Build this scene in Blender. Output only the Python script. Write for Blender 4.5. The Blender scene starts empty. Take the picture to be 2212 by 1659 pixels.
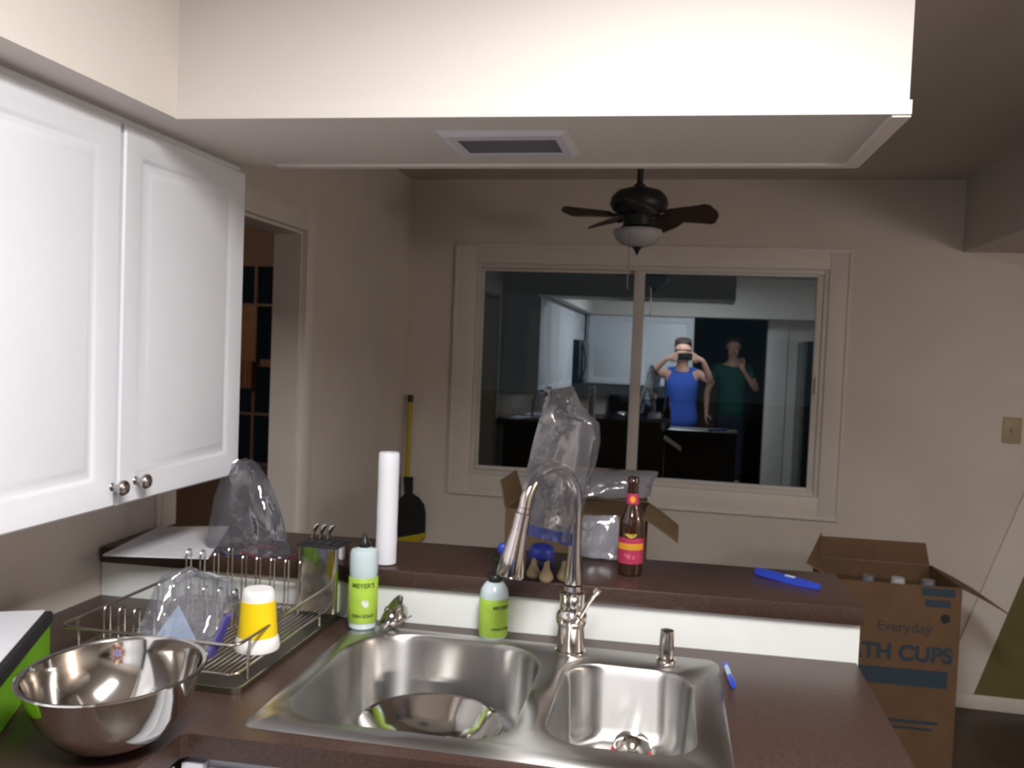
import bpy, bmesh, math, random
from mathutils import Vector, Matrix, noise
R = math.radians; PI = math.pi
random.seed(7)
sc = bpy.context.scene
col = sc.collection

# ------------------------------------------------------------------ camera
W, H = 2212, 1659
FPX, HC = 1849.4, 1.5735
YAW, PITCH, ROLL = -0.197, 0.0401, 0.0398
fw = Vector((math.sin(YAW)*math.cos(PITCH), math.cos(YAW)*math.cos(PITCH), -math.sin(PITCH)))
r0 = Vector((math.cos(YAW), -math.sin(YAW), 0)); u0 = r0.cross(fw)
rt = r0*math.cos(ROLL) + u0*math.sin(ROLL); up = -r0*math.sin(ROLL) + u0*math.cos(ROLL)
cd = bpy.data.cameras.new('camera'); cam = bpy.data.objects.new('camera', cd); col.objects.link(cam)
m = Matrix((rt, up, -fw)).transposed().to_4x4(); m.translation = (0, 0, HC); cam.matrix_world = m
cd.sensor_width = 36; cd.lens = FPX/W*36; cd.clip_start = 0.02; cd.clip_end = 60
cd.dof.use_dof = True; cd.dof.focus_distance = .5; cd.dof.aperture_fstop = 22   # hand-held phone, focus missed
sc.camera = cam

def px(u, v, X=None, Y=None, Z=None):
    """point of the real plane X=, Y= or Z= seen at photo pixel (u, v)"""
    d = fw + rt*((u-W/2)/FPX) - up*((v-H/2)/FPX); o = Vector((0, 0, HC))
    t = (X-o.x)/d.x if X is not None else (Y-o.y)/d.y if Y is not None else (Z-o.z)/d.z
    return o + d*t

# ------------------------------------------------------------------ world, lights, exposure
wd = bpy.data.worlds.new('night'); sc.world = wd; wd.use_nodes = True
wd.node_tree.nodes['Background'].inputs[0].default_value = (.55, .8, 1, 1)
wd.node_tree.nodes['Background'].inputs[1].default_value = .010
sc.view_settings.view_transform = 'Standard'; sc.view_settings.look = 'None'
sc.view_settings.gamma = 1; sc.view_settings.use_curve_mapping = False
sc.view_settings.exposure = 0.0

def area(name, loc, sx, sy, power, colr, rot=(0, 0, 0)):
    l = bpy.data.lights.new(name, 'AREA'); l.shape = 'RECTANGLE'; l.size = sx; l.size_y = sy
    l.energy = power; l.color = colr
    o = bpy.data.objects.new(name, l); col.objects.link(o); o.location = loc; o.rotation_euler = rot
    return o
FILL_GLOBE = 34   # brightness of the added globe that fills the dining room with light
LX, LY, CEIL = 0.05, 0.42, 2.43
area('kitchen_light', (LX, LY, CEIL-.060), .34, 1.0, 60, (1, .975, .95))

# ------------------------------------------------------------------ materials
def mat(name, c, rough=.5, metal=0, spec=.5, var=0, vscale=8, bump=0, bscale=40, trans=0, emit=0, aniso=0, coat=0, c2=None):
    m = bpy.data.materials.new(name); m.use_nodes = True
    nt = m.node_tree; b = nt.nodes['Principled BSDF']
    b.inputs['Roughness'].default_value = rough; b.inputs['Metallic'].default_value = metal
    b.inputs['Specular IOR Level'].default_value = spec
    b.inputs['Transmission Weight'].default_value = trans
    b.inputs['Anisotropic'].default_value = aniso; b.inputs['Coat Weight'].default_value = coat
    cc = (*c, 1)
    b.inputs['Base Color'].default_value = cc
    if aniso:
        tg = nt.nodes.new('ShaderNodeTangent'); tg.direction_type = 'RADIAL'; tg.axis = 'Z'
        nt.links.new(tg.outputs[0], b.inputs['Tangent']); b.inputs['Anisotropic Rotation'].default_value = .25
    tc = nt.nodes.new('ShaderNodeTexCoord')
    if var or c2:
        n = nt.nodes.new('ShaderNodeTexNoise'); n.inputs['Scale'].default_value = vscale; n.inputs['Detail'].default_value = 5
        nt.links.new(tc.outputs['Object'], n.inputs['Vector'])
        rp = nt.nodes.new('ShaderNodeValToRGB')
        k = c2 or tuple(max(0, x*(1-var)) for x in c)
        rp.color_ramp.elements[0].position = .35; rp.color_ramp.elements[1].position = .65
        rp.color_ramp.elements[0].color = (*k, 1)
        rp.color_ramp.elements[1].color = cc if c2 else (*[min(1, x*(1+var)) for x in c], 1)
        nt.links.new(n.outputs['Fac'], rp.inputs['Fac']); nt.links.new(rp.outputs['Color'], b.inputs['Base Color'])
    if bump:
        n2 = nt.nodes.new('ShaderNodeTexNoise'); n2.inputs['Scale'].default_value = bscale; n2.inputs['Detail'].default_value = 4
        nt.links.new(tc.outputs['Object'], n2.inputs['Vector'])
        bp = nt.nodes.new('ShaderNodeBump'); bp.inputs['Strength'].default_value = bump; bp.inputs['Distance'].default_value = .01
        nt.links.new(n2.outputs['Fac'], bp.inputs['Height']); nt.links.new(bp.outputs['Normal'], b.inputs['Normal'])
    if emit:
        b.inputs['Emission Color'].default_value = cc; b.inputs['Emission Strength'].default_value = emit
    return m

def film(name, tint, haze, hazecol, gloss=.25, rough=.12, bump=.6, bscale=22):
    """clear crinkled plastic: see-through, a little cloudy, shiny"""
    m = bpy.data.materials.new(name); m.use_nodes = True; nt = m.node_tree
    nt.nodes.remove(nt.nodes['Principled BSDF']); out = nt.nodes['Material Output']
    N = nt.nodes.new; L = nt.links.new
    tr = N('ShaderNodeBsdfTransparent'); tr.inputs[0].default_value = (*tint, 1)
    df = N('ShaderNodeBsdfDiffuse'); df.inputs[0].default_value = (*hazecol, 1)
    tl = N('ShaderNodeBsdfTranslucent'); tl.inputs[0].default_value = (*hazecol, 1)
    gl = N('ShaderNodeBsdfGlossy'); gl.inputs['Roughness'].default_value = rough
    ad = N('ShaderNodeMixShader'); ad.inputs[0].default_value = .5; L(df.outputs[0], ad.inputs[1]); L(tl.outputs[0], ad.inputs[2])
    tc = N('ShaderNodeTexCoord'); nz = N('ShaderNodeTexNoise'); nz.inputs['Scale'].default_value = bscale; nz.inputs['Detail'].default_value = 3
    L(tc.outputs['Object'], nz.inputs['Vector'])
    bp = N('ShaderNodeBump'); bp.inputs['Strength'].default_value = bump; bp.inputs['Distance'].default_value = .02
    L(nz.outputs['Fac'], bp.inputs['Height'])
    for s in (df, tl, gl): L(bp.outputs[0], s.inputs['Normal'])
    m1 = N('ShaderNodeMixShader'); m1.inputs[0].default_value = haze; L(tr.outputs[0], m1.inputs[1]); L(ad.outputs[0], m1.inputs[2])
    fr = N('ShaderNodeFresnel'); fr.inputs['IOR'].default_value = 1.45; L(bp.outputs[0], fr.inputs['Normal'])
    ml = N('ShaderNodeMath'); ml.operation = 'MULTIPLY_ADD'; ml.inputs[1].default_value = 1.0; ml.inputs[2].default_value = gloss*.3; ml.use_clamp = True
    L(fr.outputs[0], ml.inputs[0])
    m2 = N('ShaderNodeMixShader'); L(ml.outputs[0], m2.inputs[0]); L(m1.outputs[0], m2.inputs[1]); L(gl.outputs[0], m2.inputs[2])
    L(m2.outputs[0], out.inputs[0]); return m

def pane_mat(name, ior, tint):
    m = bpy.data.materials.new(name); m.use_nodes = True; nt = m.node_tree
    nt.nodes.remove(nt.nodes['Principled BSDF']); out = nt.nodes['Material Output']; N = nt.nodes.new; L = nt.links.new
    tr = N('ShaderNodeBsdfTransparent'); tr.inputs[0].default_value = (*tint, 1)
    gl = N('ShaderNodeBsdfGlossy'); gl.inputs['Roughness'].default_value = 0.012; gl.inputs[0].default_value = (.86, .95, 1, 1)
    fr = N('ShaderNodeFresnel'); fr.inputs['IOR'].default_value = ior
    mx = N('ShaderNodeMixShader'); L(fr.outputs[0], mx.inputs[0]); L(tr.outputs[0], mx.inputs[1]); L(gl.outputs[0], mx.inputs[2])
    L(mx.outputs[0], out.inputs[0]); return m

M = dict(
    wall=mat('wall_paint', (.72, .66, .60), .75, var=.03, vscale=3, bump=.05, bscale=120),
    soffit=mat('soffit_paint', (.76, .71, .66), .7, bump=.03, bscale=120),
    ceil=mat('ceiling_paint', (.60, .545, .50), .9, bump=.15, bscale=90),
    trim=mat('trim_paint', (.78, .73, .68), .5, var=.02),
    cab=mat('cabinet_lacquer', (.80, .82, .88), .38, var=.01),
    base=mat('white_panel', (.85, .88, .87), .45, var=.02),
    counter=mat('brown_laminate', (.070, .038, .031), .34, c2=(.045, .025, .020), vscale=160, bump=.04, bscale=200),
    floor=mat('dark_wood_floor', (.055, .035, .024), .45, var=.3, vscale=6),
    steel=mat('brushed_steel', (.50, .495, .49), .34, 1, aniso=.9),
    bowl=mat('polished_steel', (.66, .64, .61), .10, 1),
    nickel=mat('brushed_nickel', (.66, .61, .57), .16, 1),
    wire=mat('chrome_wire', (.62, .58, .52), .25, 1),
    traym=mat('tray_metal', (.30, .28, .24), .34, 1, bump=.15, bscale=30),
    knob=mat('knob_metal', (.52, .48, .47), .22, 1),
    black=mat('black_plastic', (.012, .013, .014), .35),
    blackm=mat('black_matte', (.02, .02, .022), .6),
    green=mat('lime_label', (.42, .64, .07), .45, var=.06, vscale=40),
    greenb=mat('green_box_paper', (.17, .44, .01), .5, var=.05),
    ink=mat('dark_green_ink', (.05, .11, .02), .6),
    inkp=mat('pale_ink', (.75, .78, .72), .6),
    clear=mat('frosted_plastic', (.62, .74, .78), .22, spec=.6, var=.02),
    soap=mat('soap_liquid', (.55, .56, .42), .2),
    paper=mat('white_paper', (.80, .80, .86), .8, var=.04, vscale=12),
    roll=mat('white_roll', (.86, .86, .93), .7),
    foam=mat('white_foam', (.90, .90, .90), .5),
    yellow=mat('yellow_plastic', (.95, .68, .005), .4),
    yellowd=mat('yellow_handle', (.50, .38, .01), .4),
    blue=mat('blue_plastic', (.03, .065, .52), .35),
    blued=mat('navy_plastic', (.015, .02, .10), .35),
    bulb=mat('tan_bulb', (.36, .28, .16), .6, var=.15),
    glassb=mat('brown_glass', (.035, .013, .006), .08, spec=.7, coat=.3),
    lab=mat('magenta_label', (.45, .035, .10), .5, var=.1, vscale=60),
    orange=mat('orange_print', (.85, .30, .02), .5),
    gold=mat('gold_print', (.50, .36, .02), .45),
    pink=mat('pink_print', (.62, .12, .16), .5),
    card=mat('cardboard', (.155, .088, .045), .8, var=.08, vscale=10),
    cardl=mat('cardboard_light', (.17, .11, .055), .8, var=.08, vscale=10),
    print=mat('blue_box_print', (.03, .055, .08), .7),
    white=mat('white_plastic_sheet', (.55, .56, .62), .4, bump=.3, bscale=30),
    bag=film('clear_bag', (.92, .93, .96), .17, (.55, .57, .68), gloss=.22, rough=.06, bump=.5, bscale=9),
    bagw=film('cloudy_bag', (.88, .89, .93), .50, (.60, .61, .70), bscale=18, bump=.4),
    bagt=film('thin_clear_bag', (.90, .92, .95), .20, (.42, .44, .50)),
    seal=film('blue_seal_film', (.30, .36, .75), .65, (.04, .07, .34), bump=.1),
    sealp=film('violet_seal_film', (.45, .40, .8), .60, (.12, .10, .45), bump=.1),
    sealr=film('pink_seal_film', (.75, .4, .5), .60, (.50, .14, .22), bump=.1),
    lblue=mat('pale_blue_label', (.42, .53, .70), .6),
    fanm=mat('dark_bronze', (.022, .024, .026), .4, .2),
    blade=mat('dark_wood_blade', (.045, .022, .016), .45, var=.2, vscale=20),
    frost=mat('frosted_glass', (.46, .46, .46), .35),
    ven=mat('vent_paint', (.72, .70, .74), .5),
    vengrey=mat('vent_louvre', (.30, .30, .33), .5),
    pane=pane_mat('night_window_glass', 2.4, (.80, .9, .95)),
    pane2=pane_mat('door_glass', 1.5, (.45, .5, .52)),
    vinyl=mat('window_vinyl', (.72, .68, .64), .45, var=.02),
    olive=mat('olive_paint', (.165, .15, .050), .8, var=.08, vscale=4),
    switch=mat('beige_switch', (.42, .34, .21), .5),
    tan=mat('tan_fabric', (.36, .23, .15), .8, var=.1),
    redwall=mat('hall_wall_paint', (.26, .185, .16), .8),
    night=mat('night_ground', (.01, .012, .014), .9),
    skin=mat('skin', (.58, .32, .23), .5, var=.04),
    hair=mat('brown_hair', (.05, .028, .018), .55, var=.2, vscale=60),
    top=mat('blue_tank_top', (.035, .10, .50), .8, var=.06),
    teal=mat('dark_teal_shirt', (.01, .07, .055), .8, var=.1),
    jean=mat('dark_denim', (.015, .02, .04), .8, var=.2),
    lips=mat('lips', (.45, .12, .10), .5),
    red=mat('red_plastic', (.55, .01, .02), .35),
    fridge=mat('black_appliance', (.012, .012, .013), .18),
    diff=mat('lamp_diffuser', (1, .97, .92), .4, emit=1.6),
    globe=mat('fill_globe', (1, .88, .78), .4, emit=FILL_GLOBE),
    globeh=mat('hall_fill_globe', (1, .72, .48), .4, emit=30),
    wood=mat('brown_table_wood', (.10, .05, .025), .4, var=.2),
)

# ------------------------------------------------------------------ mesh helpers
def nb(): return bmesh.new()
def bx(bm, x0, x1, y0, y1, z0, z1, bev=0):
    vs = [bm.verts.new((x, y, z)) for x in (x0, x1) for y in (y0, y1) for z in (z0, z1)]
    fs = [bm.faces.new([vs[i] for i in q]) for q in ((0,1,3,2),(4,6,7,5),(0,4,5,1),(2,3,7,6),(0,2,6,4),(1,5,7,3))]
    if bev:
        es = list({e for f in fs for e in f.edges})
        bmesh.ops.bevel(bm, geom=es, offset=bev, segments=2, affect='EDGES', profile=.5)
    return bm
def hexa(bm, pts):
    """8 points: bottom 4 (ccw), top 4"""
    v = [bm.verts.new(p) for p in pts]
    for q in ((3,2,1,0),(4,5,6,7),(0,1,5,4),(1,2,6,5),(2,3,7,6),(3,0,4,7)): bm.faces.new([v[i] for i in q])
    return bm
def lathe(bm, prof, seg=32, c=(0, 0, 0), mtx=None):
    """prof: (r, z) from start to end; closed with a fan where r == 0"""
    rings = []
    for r, z in prof:
        if r <= 1e-6: rings.append([bm.verts.new((c[0], c[1], c[2]+z))])
        else: rings.append([bm.verts.new((c[0]+r*math.cos(2*PI*i/seg), c[1]+r*math.sin(2*PI*i/seg), c[2]+z)) for i in range(seg)])
    for a, b in zip(rings, rings[1:]):
        for i in range(seg):
            j = (i+1) % seg
            if len(a) == 1 and len(b) == 1: continue
            if len(a) == 1: bm.faces.new((a[0], b[j], b[i]))
            elif len(b) == 1: bm.faces.new((a[i], a[j], b[0]))
            else: bm.faces.new((a[i], a[j], b[j], b[i]))
    if mtx is not None:
        bmesh.ops.transform(bm, matrix=mtx, verts=[v for r in rings for v in r])
    return bm
def tube(bm, pts, rad, seg=8, close=False):
    pts = [Vector(p) for p in pts]; n = len(pts)
    rads = rad if isinstance(rad, (list, tuple)) else [rad]*n
    rings = []; prev = None
    for i, p in enumerate(pts):
        if close: t = (pts[(i+1) % n]-pts[i-1]).normalized()
        else: t = (pts[min(i+1, n-1)]-pts[max(i-1, 0)]).normalized()
        if prev is None:
            a = Vector((0, 0, 1)) if abs(t.z) < .9 else Vector((1, 0, 0))
            s = t.cross(a).normalized()
        else: s = (prev - t*prev.dot(t)).normalized()
        prev = s; q = t.cross(s)
        rings.append([bm.verts.new(p+(s*math.cos(2*PI*k/seg)+q*math.sin(2*PI*k/seg))*rads[i]) for k in range(seg)])
    rng = range(n) if close else range(n-1)
    for i in rng:
        a, b = rings[i], rings[(i+1) % n]
        for k in range(seg): bm.faces.new((a[k], a[(k+1) % seg], b[(k+1) % seg], b[k]))
    if not close: bm.faces.new(rings[0][::-1]); bm.faces.new(rings[-1])
    return bm
def loft(bm, loops, cap0=True, cap1=True):
    rs = [[bm.verts.new(p) for p in l] for l in loops]
    for a, b in zip(rs, rs[1:]):
        n = len(a)
        for i in range(n): bm.faces.new((a[i], a[(i+1) % n], b[(i+1) % n], b[i]))
    if cap0: bm.faces.new(rs[0][::-1])
    if cap1: bm.faces.new(rs[-1])
    return rs
def prism(bm, pts, z0, z1): loft(bm, [[(x, y, z0) for x, y in pts], [(x, y, z1) for x, y in pts]]); return bm
def plate(bm, outer, holes, z0, z1):
    """slab with holes"""
    es = []; loops = []
    for L in [outer]+holes:
        vs = [bm.verts.new((x, y, z1)) for x, y in L]; loops.append(vs)
        es += [bm.edges.new((vs[i], vs[(i+1) % len(vs)])) for i in range(len(vs))]
    res = bmesh.ops.triangle_fill(bm, edges=es, use_beauty=True)
    fs = [g for g in res['geom'] if isinstance(g, bmesh.types.BMFace)]
    ex = bmesh.ops.extrude_face_region(bm, geom=fs)
    bmesh.ops.translate(bm, vec=(0, 0, z0-z1), verts=[g for g in ex['geom'] if isinstance(g, bmesh.types.BMVert)])
    return bm
def rrect(x0, x1, y0, y1, r, n=8):
    """rounded rectangle; r = one radius or (FL, FR, RR, RL)"""
    if not isinstance(r, (tuple, list)): r = (r,)*4
    out = []
    for (cx, cy, rr, a0) in ((x0+r[0], y0+r[0], r[0], PI), (x1-r[1], y0+r[1], r[1], 1.5*PI), (x1-r[2], y1-r[2], r[2], 0), (x0+r[3], y1-r[3], r[3], .5*PI)):
        out += [(cx+rr*math.cos(a0+k*PI/2/n), cy+rr*math.sin(a0+k*PI/2/n)) for k in range(n+1)]
    return out
def obj(name, bm, m, parent=None, smooth=True, loc=None, rot=None, label=None):
    bmesh.ops.recalc_face_normals(bm, faces=bm.faces)
    me = bpy.data.meshes.new(name); bm.to_mesh(me); bm.free()
    for mm in (m if isinstance(m, (list, tuple)) else [m]): me.materials.append(mm)
    if smooth:
        for p in me.polygons: p.use_smooth = True
        me.set_sharp_from_angle(angle=R(40))
    o = bpy.data.objects.new(name, me); col.objects.link(o)
    if parent: o.parent = parent
    if loc: o.location = loc
    if rot: o.rotation_euler = rot
    if label: o['label'] = label
    return o
def tag(o, label, cat, group=None, kind=None):
    o['label'] = label; o['category'] = cat
    if group: o['group'] = group
    if kind: o['kind'] = kind
    return o
def thing(name, label, cat, loc=(0, 0, 0), rz=0, group=None, rot=None):
    o = bpy.data.objects.new(name, None); col.objects.link(o); o.location = loc
    o.rotation_euler = rot or (0, 0, rz); o.empty_display_size = .05
    return tag(o, label, cat, group)
def struct(name, bm, m, parent=None, **k):
    o = obj(name, bm, m, parent, **k)
    if not parent: o['kind'] = 'structure'
    return o
def text_bm(s, size, depth=.0004, bold=0):
    cu = bpy.data.curves.new('lettering', 'FONT'); cu.body = s; cu.size = size; cu.extrude = depth
    cu.align_x = 'CENTER'; cu.align_y = 'CENTER'; cu.offset = bold
    to = bpy.data.objects.new('lettering', cu); col.objects.link(to)
    bpy.context.view_layer.update()
    me = to.to_mesh(); bm = nb(); bm.from_mesh(me); to.to_mesh_clear()
    bpy.data.objects.remove(to); bpy.data.curves.remove(cu)
    return bm
def wrap(bm, r, a0, z):
    """bend flat lettering (x right, y up) round a vertical cylinder, centred at angle a0"""
    for v in bm.verts:
        a = a0 + v.co.x/r; rr = r + .0003 + v.co.z
        v.co = Vector((rr*math.cos(a), rr*math.sin(a), z+v.co.y))
    return bm

# ================================================================== THE SETTING
XW, YF, XR, YB = -1.417, 4.261, 2.25, -1.36
Y1, Y2 = 1.5694, 2.0192                       # soffit front and rear
b = nb(); bx(b, XW-.12, XR+.12, YB-2.2, YF+.12, -.08, 0); struct('floor', b, M['floor'], smooth=False)
b = nb(); bx(b, XW-.12, XR+.12, YB-2.2, YF+.12, CEIL, CEIL+.1); struct('ceiling', b, M['ceil'], smooth=False)
# left wall with the doorway
DY0, DY1, DZ = 2.19, 3.0, 1.985
b = nb(); bx(b, XW-.11, XW, YB-.1, DY0, 0, CEIL); bx(b, XW-.11, XW, DY1, YF+.12, 0, CEIL); bx(b, XW-.11, XW, DY0, DY1, DZ, CEIL)
struct('wall_left', b, M['wall'], smooth=False)
b = nb()
for y0, y1, z0, z1 in ((DY0-.075, DY0, 0, DZ+.10), (DY1, DY1+.10, 0, DZ+.10), (DY0, DY1, DZ, DZ+.10)):
    bx(b, XW, XW+.014, y0, y1, z0, z1, .003); bx(b, XW+.014, XW+.020, y0+.012 if y1 <= DY0 else y0, y1-.012 if y0 >= DY1 else y1, z0, z1-.012, .002)
bx(b, XW-.11, XW, DY1-.012, DY1-.0005, 0, DZ-.012); bx(b, XW-.11, XW, DY0+.0005, DY0+.012, 0, DZ-.012); bx(b, XW-.11, XW, DY0+.0005, DY1-.0005, DZ-.012, DZ-.0005)
struct('trim_1', b, M['trim'])
# far wall with the window opening
WL, WR, WB, WT = -1.054, .652, .930, 2.008
b = nb(); bx(b, XW, WL, YF, YF+.12, 0, CEIL); bx(b, WR, XR, YF, YF+.12, 0, CEIL); bx(b, WL, WR, YF, YF+.12, 0, WB); bx(b, WL, WR, YF, YF+.12, WT, CEIL)
struct('wall_far', b, M['wall'], smooth=False)
win = thing('window_1', 'sliding two-pane window black with night and reflecting the kitchen', 'window'); win['kind'] = 'structure'
b = nb()
cx0, cx1, cz0, cz1 = -1.165, .752, .822, 2.105
for x0, x1, z0, z1 in ((cx0, WL, cz0, cz1), (WR, cx1, cz0, cz1), (WL, WR, cz0, WB), (WL, WR, WT, cz1)):
    bx(b, x0, x1, YF-.014, YF-.0005, z0, z1, .002)
e = .016
for x0, x1, z0, z1 in ((cx0, cx0+e, cz0, cz1), (cx1-e, cx1, cz0, cz1), (cx0+e, cx1-e, cz0, cz0+e), (cx0+e, cx1-e, cz1-e, cz1)):
    bx(b, x0, x1, YF-.020, YF-.014, z0, z1, .001)
obj('casing', b, M['trim'], win)
b = nb()
f = .022
for x0, x1, z0, z1 in ((WL, WL+f, WB, WT), (WR-f, WR, WB, WT), (WL+f, WR-f, WB, WB+f), (WL+f, WR-f, WT-f, WT)):
    bx(b, x0-.0, x1, YF-.006, YF+.07, z0, z1, .003)
obj('window_frame', b, M['vinyl'], win)
GL, GR, GB, GT = WL+f, WR-f, WB+f, WT-f
def sash(x0, x1, y, name, w, w2):
    b = nb()
    for a0, a1, z0, z1 in ((x0, x0+w, GB, GT), (x1-w2, x1, GB, GT), (x0+w, x1-w2, GB, GB+.018), (x0+w, x1-w2, GT-.014, GT)):
        bx(b, a0, a1, y-.012, y+.012, z0, z1, .002)
    s = obj(name, b, M['vinyl'], win)
    b = nb(); bx(b, x0+w, x1-w2, y-.002, y+.002, GB+.018, GT-.014); obj('pane', b, M['pane'], s, smooth=False)
sash(GL, -.205, YF+.045, 'sash', .010, .040); sash(-.258, GR, YF+.015, 'sash', .052, .030)
b = nb(); bx(b, .612, .626, YF-.014, YF-.006, 1.42, 1.50, .002); obj('latch', b, M['trim'], win)
# dark ground and shrubs outside are lost in the night; a dim fence line stands out there
b = nb(); bx(b, -3, 3, 7.4, 7.5, -.3, 1.2); struct('wall_outside', b, M['night'], smooth=False)
# right wall, back wall with the dark doorway, room behind
b = nb(); bx(b, XR, XR+.12, YB-2.2, YF+.12, 0, CEIL); struct('wall_right', b, M['wall'], smooth=False)
b = nb(); bx(b, XW, .10, YB-.1, YB, 0, CEIL); bx(b, .90, XR, YB-.1, YB, 0, CEIL); bx(b, .10, .90, YB-.1, YB, 2.03, CEIL)
struct('wall_back', b, M['wall'], smooth=False)
b = nb(); bx(b, XW-.12, XR, YB-2.2, YB-2.1, 0, CEIL); bx(b, XW-.12, XW, YB-2.1, YB-.1, 0, CEIL); struct('wall_hall', b, M['redwall'], smooth=False)
b = nb(); bx(b, .90, 1.12, YB, YB+.015, 0, 2.12, .002); bx(b, .10, .90, YB, YB+.015, 2.03, 2.12, .002); struct('trim_2', b, M['trim'])
# dining soffit at the right, baseboards, sloping stair board with olive wall beyond
b = nb(); bx(b, 1.225, XR, .6, YF, 2.10, CEIL); struct('wall_soffit', b, M['ceil'], smooth=False)
b = nb(); bx(b, XW, XR, YF-.012, YF-.0005, 0, .068, .002); struct('baseboard_far', b, M['trim'])
b = nb(); bx(b, XW, XW+.012, DY1+.1, YF-.012, 0, .075, .002); struct('baseboard_left', b, M['trim'])
def wallpoly(pts, y0, y1): return loft(nbm, [[(x, y0, z) for x, z in pts], [(x, y1, z) for x, z in pts]])
nbm = nb(); wallpoly([(1.228, .0685), (1.379, .0685), (2.02, 2.099), (1.90, 2.099)], YF-.016, YF-.0008); struct('trim_3', nbm, M['trim'], smooth=False)
nbm = nb(); wallpoly([(1.379, .0685), (XR, .0685), (XR, 2.099), (2.021, 2.099)], YF-.010, YF-.0008); struct('wall_stair', nbm, M['olive'], smooth=False)

# room seen through the left doorway
HX = -4.6
b = nb(); bx(b, HX, XW-.12, 1.2, 5.6, -.08, 0); struct('floor_hall', b, M['floor'], smooth=False)
b = nb(); bx(b, HX, XW-.12, 1.2, 5.6, CEIL, CEIL+.1); struct('ceiling_hall', b, M['ceil'], smooth=False)
b = nb(); bx(b, HX-.1, HX, 1.1, 5.6, 0, CEIL); bx(b, HX, XW-.12, 1.1, 1.2, 0, CEIL); bx(b, XW-.22, XW-.12, YF+.12, 5.5, 0, CEIL)
QX0, QX1, QZ0, QZ1 = -3.30, -2.50, .70, 2.10
bx(b, HX, QX0, 5.4, 5.5, 0, CEIL); bx(b, QX1, XW-.22, 5.4, 5.5, 0, CEIL); bx(b, QX0, QX1, 5.4, 5.5, 0, QZ0); bx(b, QX0, QX1, 5.4, 5.5, QZ1, CEIL)
struct('wall_hall_far', b, M['redwall'], smooth=False)
w2 = thing('window_2', 'dark window with thin muntins seen through the left doorway', 'window'); w2['kind'] = 'structure'
b = nb()
for x in (QX0, -2.887, QX1-.02): bx(b, x, x+.02, 5.385, 5.41, QZ0, QZ1)
for z, t in ((QZ0, .03), (1.055, .018), (1.39, .05), (1.80, .018), (QZ1-.03, .03)): bx(b, QX0+.02, QX1-.02, 5.386, 5.409, z, z+t)
obj('muntins', b, M['redwall'], w2, smooth=False)
b = nb(); bx(b, QX0, QX1, 5.42, 5.424, QZ0, QZ1); obj('pane', b, M['pane2'], w2, smooth=False)
t = thing('hanging_blind', 'folded tan fabric hanging before the dark window beyond the left doorway', 'blind')
def pleat(x0, x1, z0, z1, y):
    b = nb(); n = 16; L = []
    for k in range(n+1):
        s = k/n; L.append((x0+(x1-x0)*s, y+.012*math.sin(s*PI*6)))
    L2 = [(x, yy+.008) for x, yy in reversed(L)]
    prism(b, L+L2, z0, z1); return b
obj('fabric', pleat(-3.08, -2.835, 1.425, 1.80, 5.33), M['tan'], t)
obj('fabric', pleat(-2.955, -2.86, 1.24, 1.425, 5.33), M['tan'], t, label='narrow lower tail of the tan fabric')

# soffit over the sink (slightly out of true, as in the photo) and soffit over the left cabinets
a = px(380, 256, Y=Y1); d = px(1963, 245, Y=Y1); g = px(1850, 357, Y=Y2); h = px(515, 348, Y=Y2)
XS = -1.021
zfl, zfr, zrr, zrl = a.z, d.z, g.z, g.z+.002
b = nb(); hexa(b, [(XS, Y1, zfl), (d.x, Y1, zfr), (g.x, Y2, zrr), (XS, Y2, zrl), (XS, Y1, CEIL), (d.x, Y1, CEIL), (g.x, Y2, CEIL), (XS, Y2, CEIL)])
struct('wall_soffit_sink', b, M['soffit'], smooth=False)
b = nb()  # thin edge beads on the soffit
hexa(b, [(XS, Y1-.004, zfl-.002), (d.x+.004, Y1-.004, zfr-.002), (d.x+.004, Y1, zfr-.002), (XS, Y1, zfl-.002), (XS, Y1-.004, zfl+.022), (d.x+.004, Y1-.004, zfr+.022), (d.x+.004, Y1, zfr+.022), (XS, Y1, zfl+.022)])
hexa(b, [(XS, Y2-.022, zrl-.006), (g.x, Y2-.022, zrr-.006), (g.x, Y2+.004, zrr-.006), (XS, Y2+.004, zrl-.006), (XS, Y2-.022, zrl), (g.x, Y2-.022, zrr), (g.x, Y2+.004, zrr), (XS, Y2+.004, zrl)])
hexa(b, [(d.x-.026, Y1, zfr-.006), (d.x+.004, Y1, zfr-.006), (g.x+.004, Y2, zrr-.006), (g.x-.026, Y2, zrr-.006), (d.x-.026, Y1, zfr), (d.x+.004, Y1, zfr), (g.x+.004, Y2, zrr), (g.x-.026, Y2, zrr)])
struct('trim_4', b, M['soffit'], smooth=False)
b = nb(); bx(b, XW, XS, YB, Y2, 2.010, CEIL); struct('wall_soffit_left', b, M['soffit'], smooth=False)
b = nb(); bx(b, XS, 2.25, YB, YB+.36, 2.010, CEIL); struct('wall_soffit_back', b, M['soffit'], smooth=False)

# ================================================================== BAR AND COUNTERS
PA = .045; PO = Vector((-.7, 1.930, 0))
def PW(x, y, z=0):   # peninsula frame -> world
    return (PO.x+x*math.cos(PA)-y*math.sin(PA), PO.y+x*math.sin(PA)+y*math.cos(PA), z)
b = nb(); bx(b, -.715, 1.108, 0, .12, 0, 1.000); struct('wall_bar', b, M['base'], loc=PO, rot=(0, 0, PA), smooth=False)
b = nb(); bx(b, -.660, 1.108, .1205, .134, .001, .999); struct('wall_bar_rear', b, M['wood'], loc=PO, rot=(0, 0, PA), smooth=False)
b = nb(); bx(b, -.712, 1.112, -.014, .290, 1.0005, 1.041, .004)
tag(obj('bar_top', b, M['counter'], loc=PO, rot=(0, 0, PA)), 'raised dark brown bar ledge behind the sink above the white strip', 'bar counter')
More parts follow.
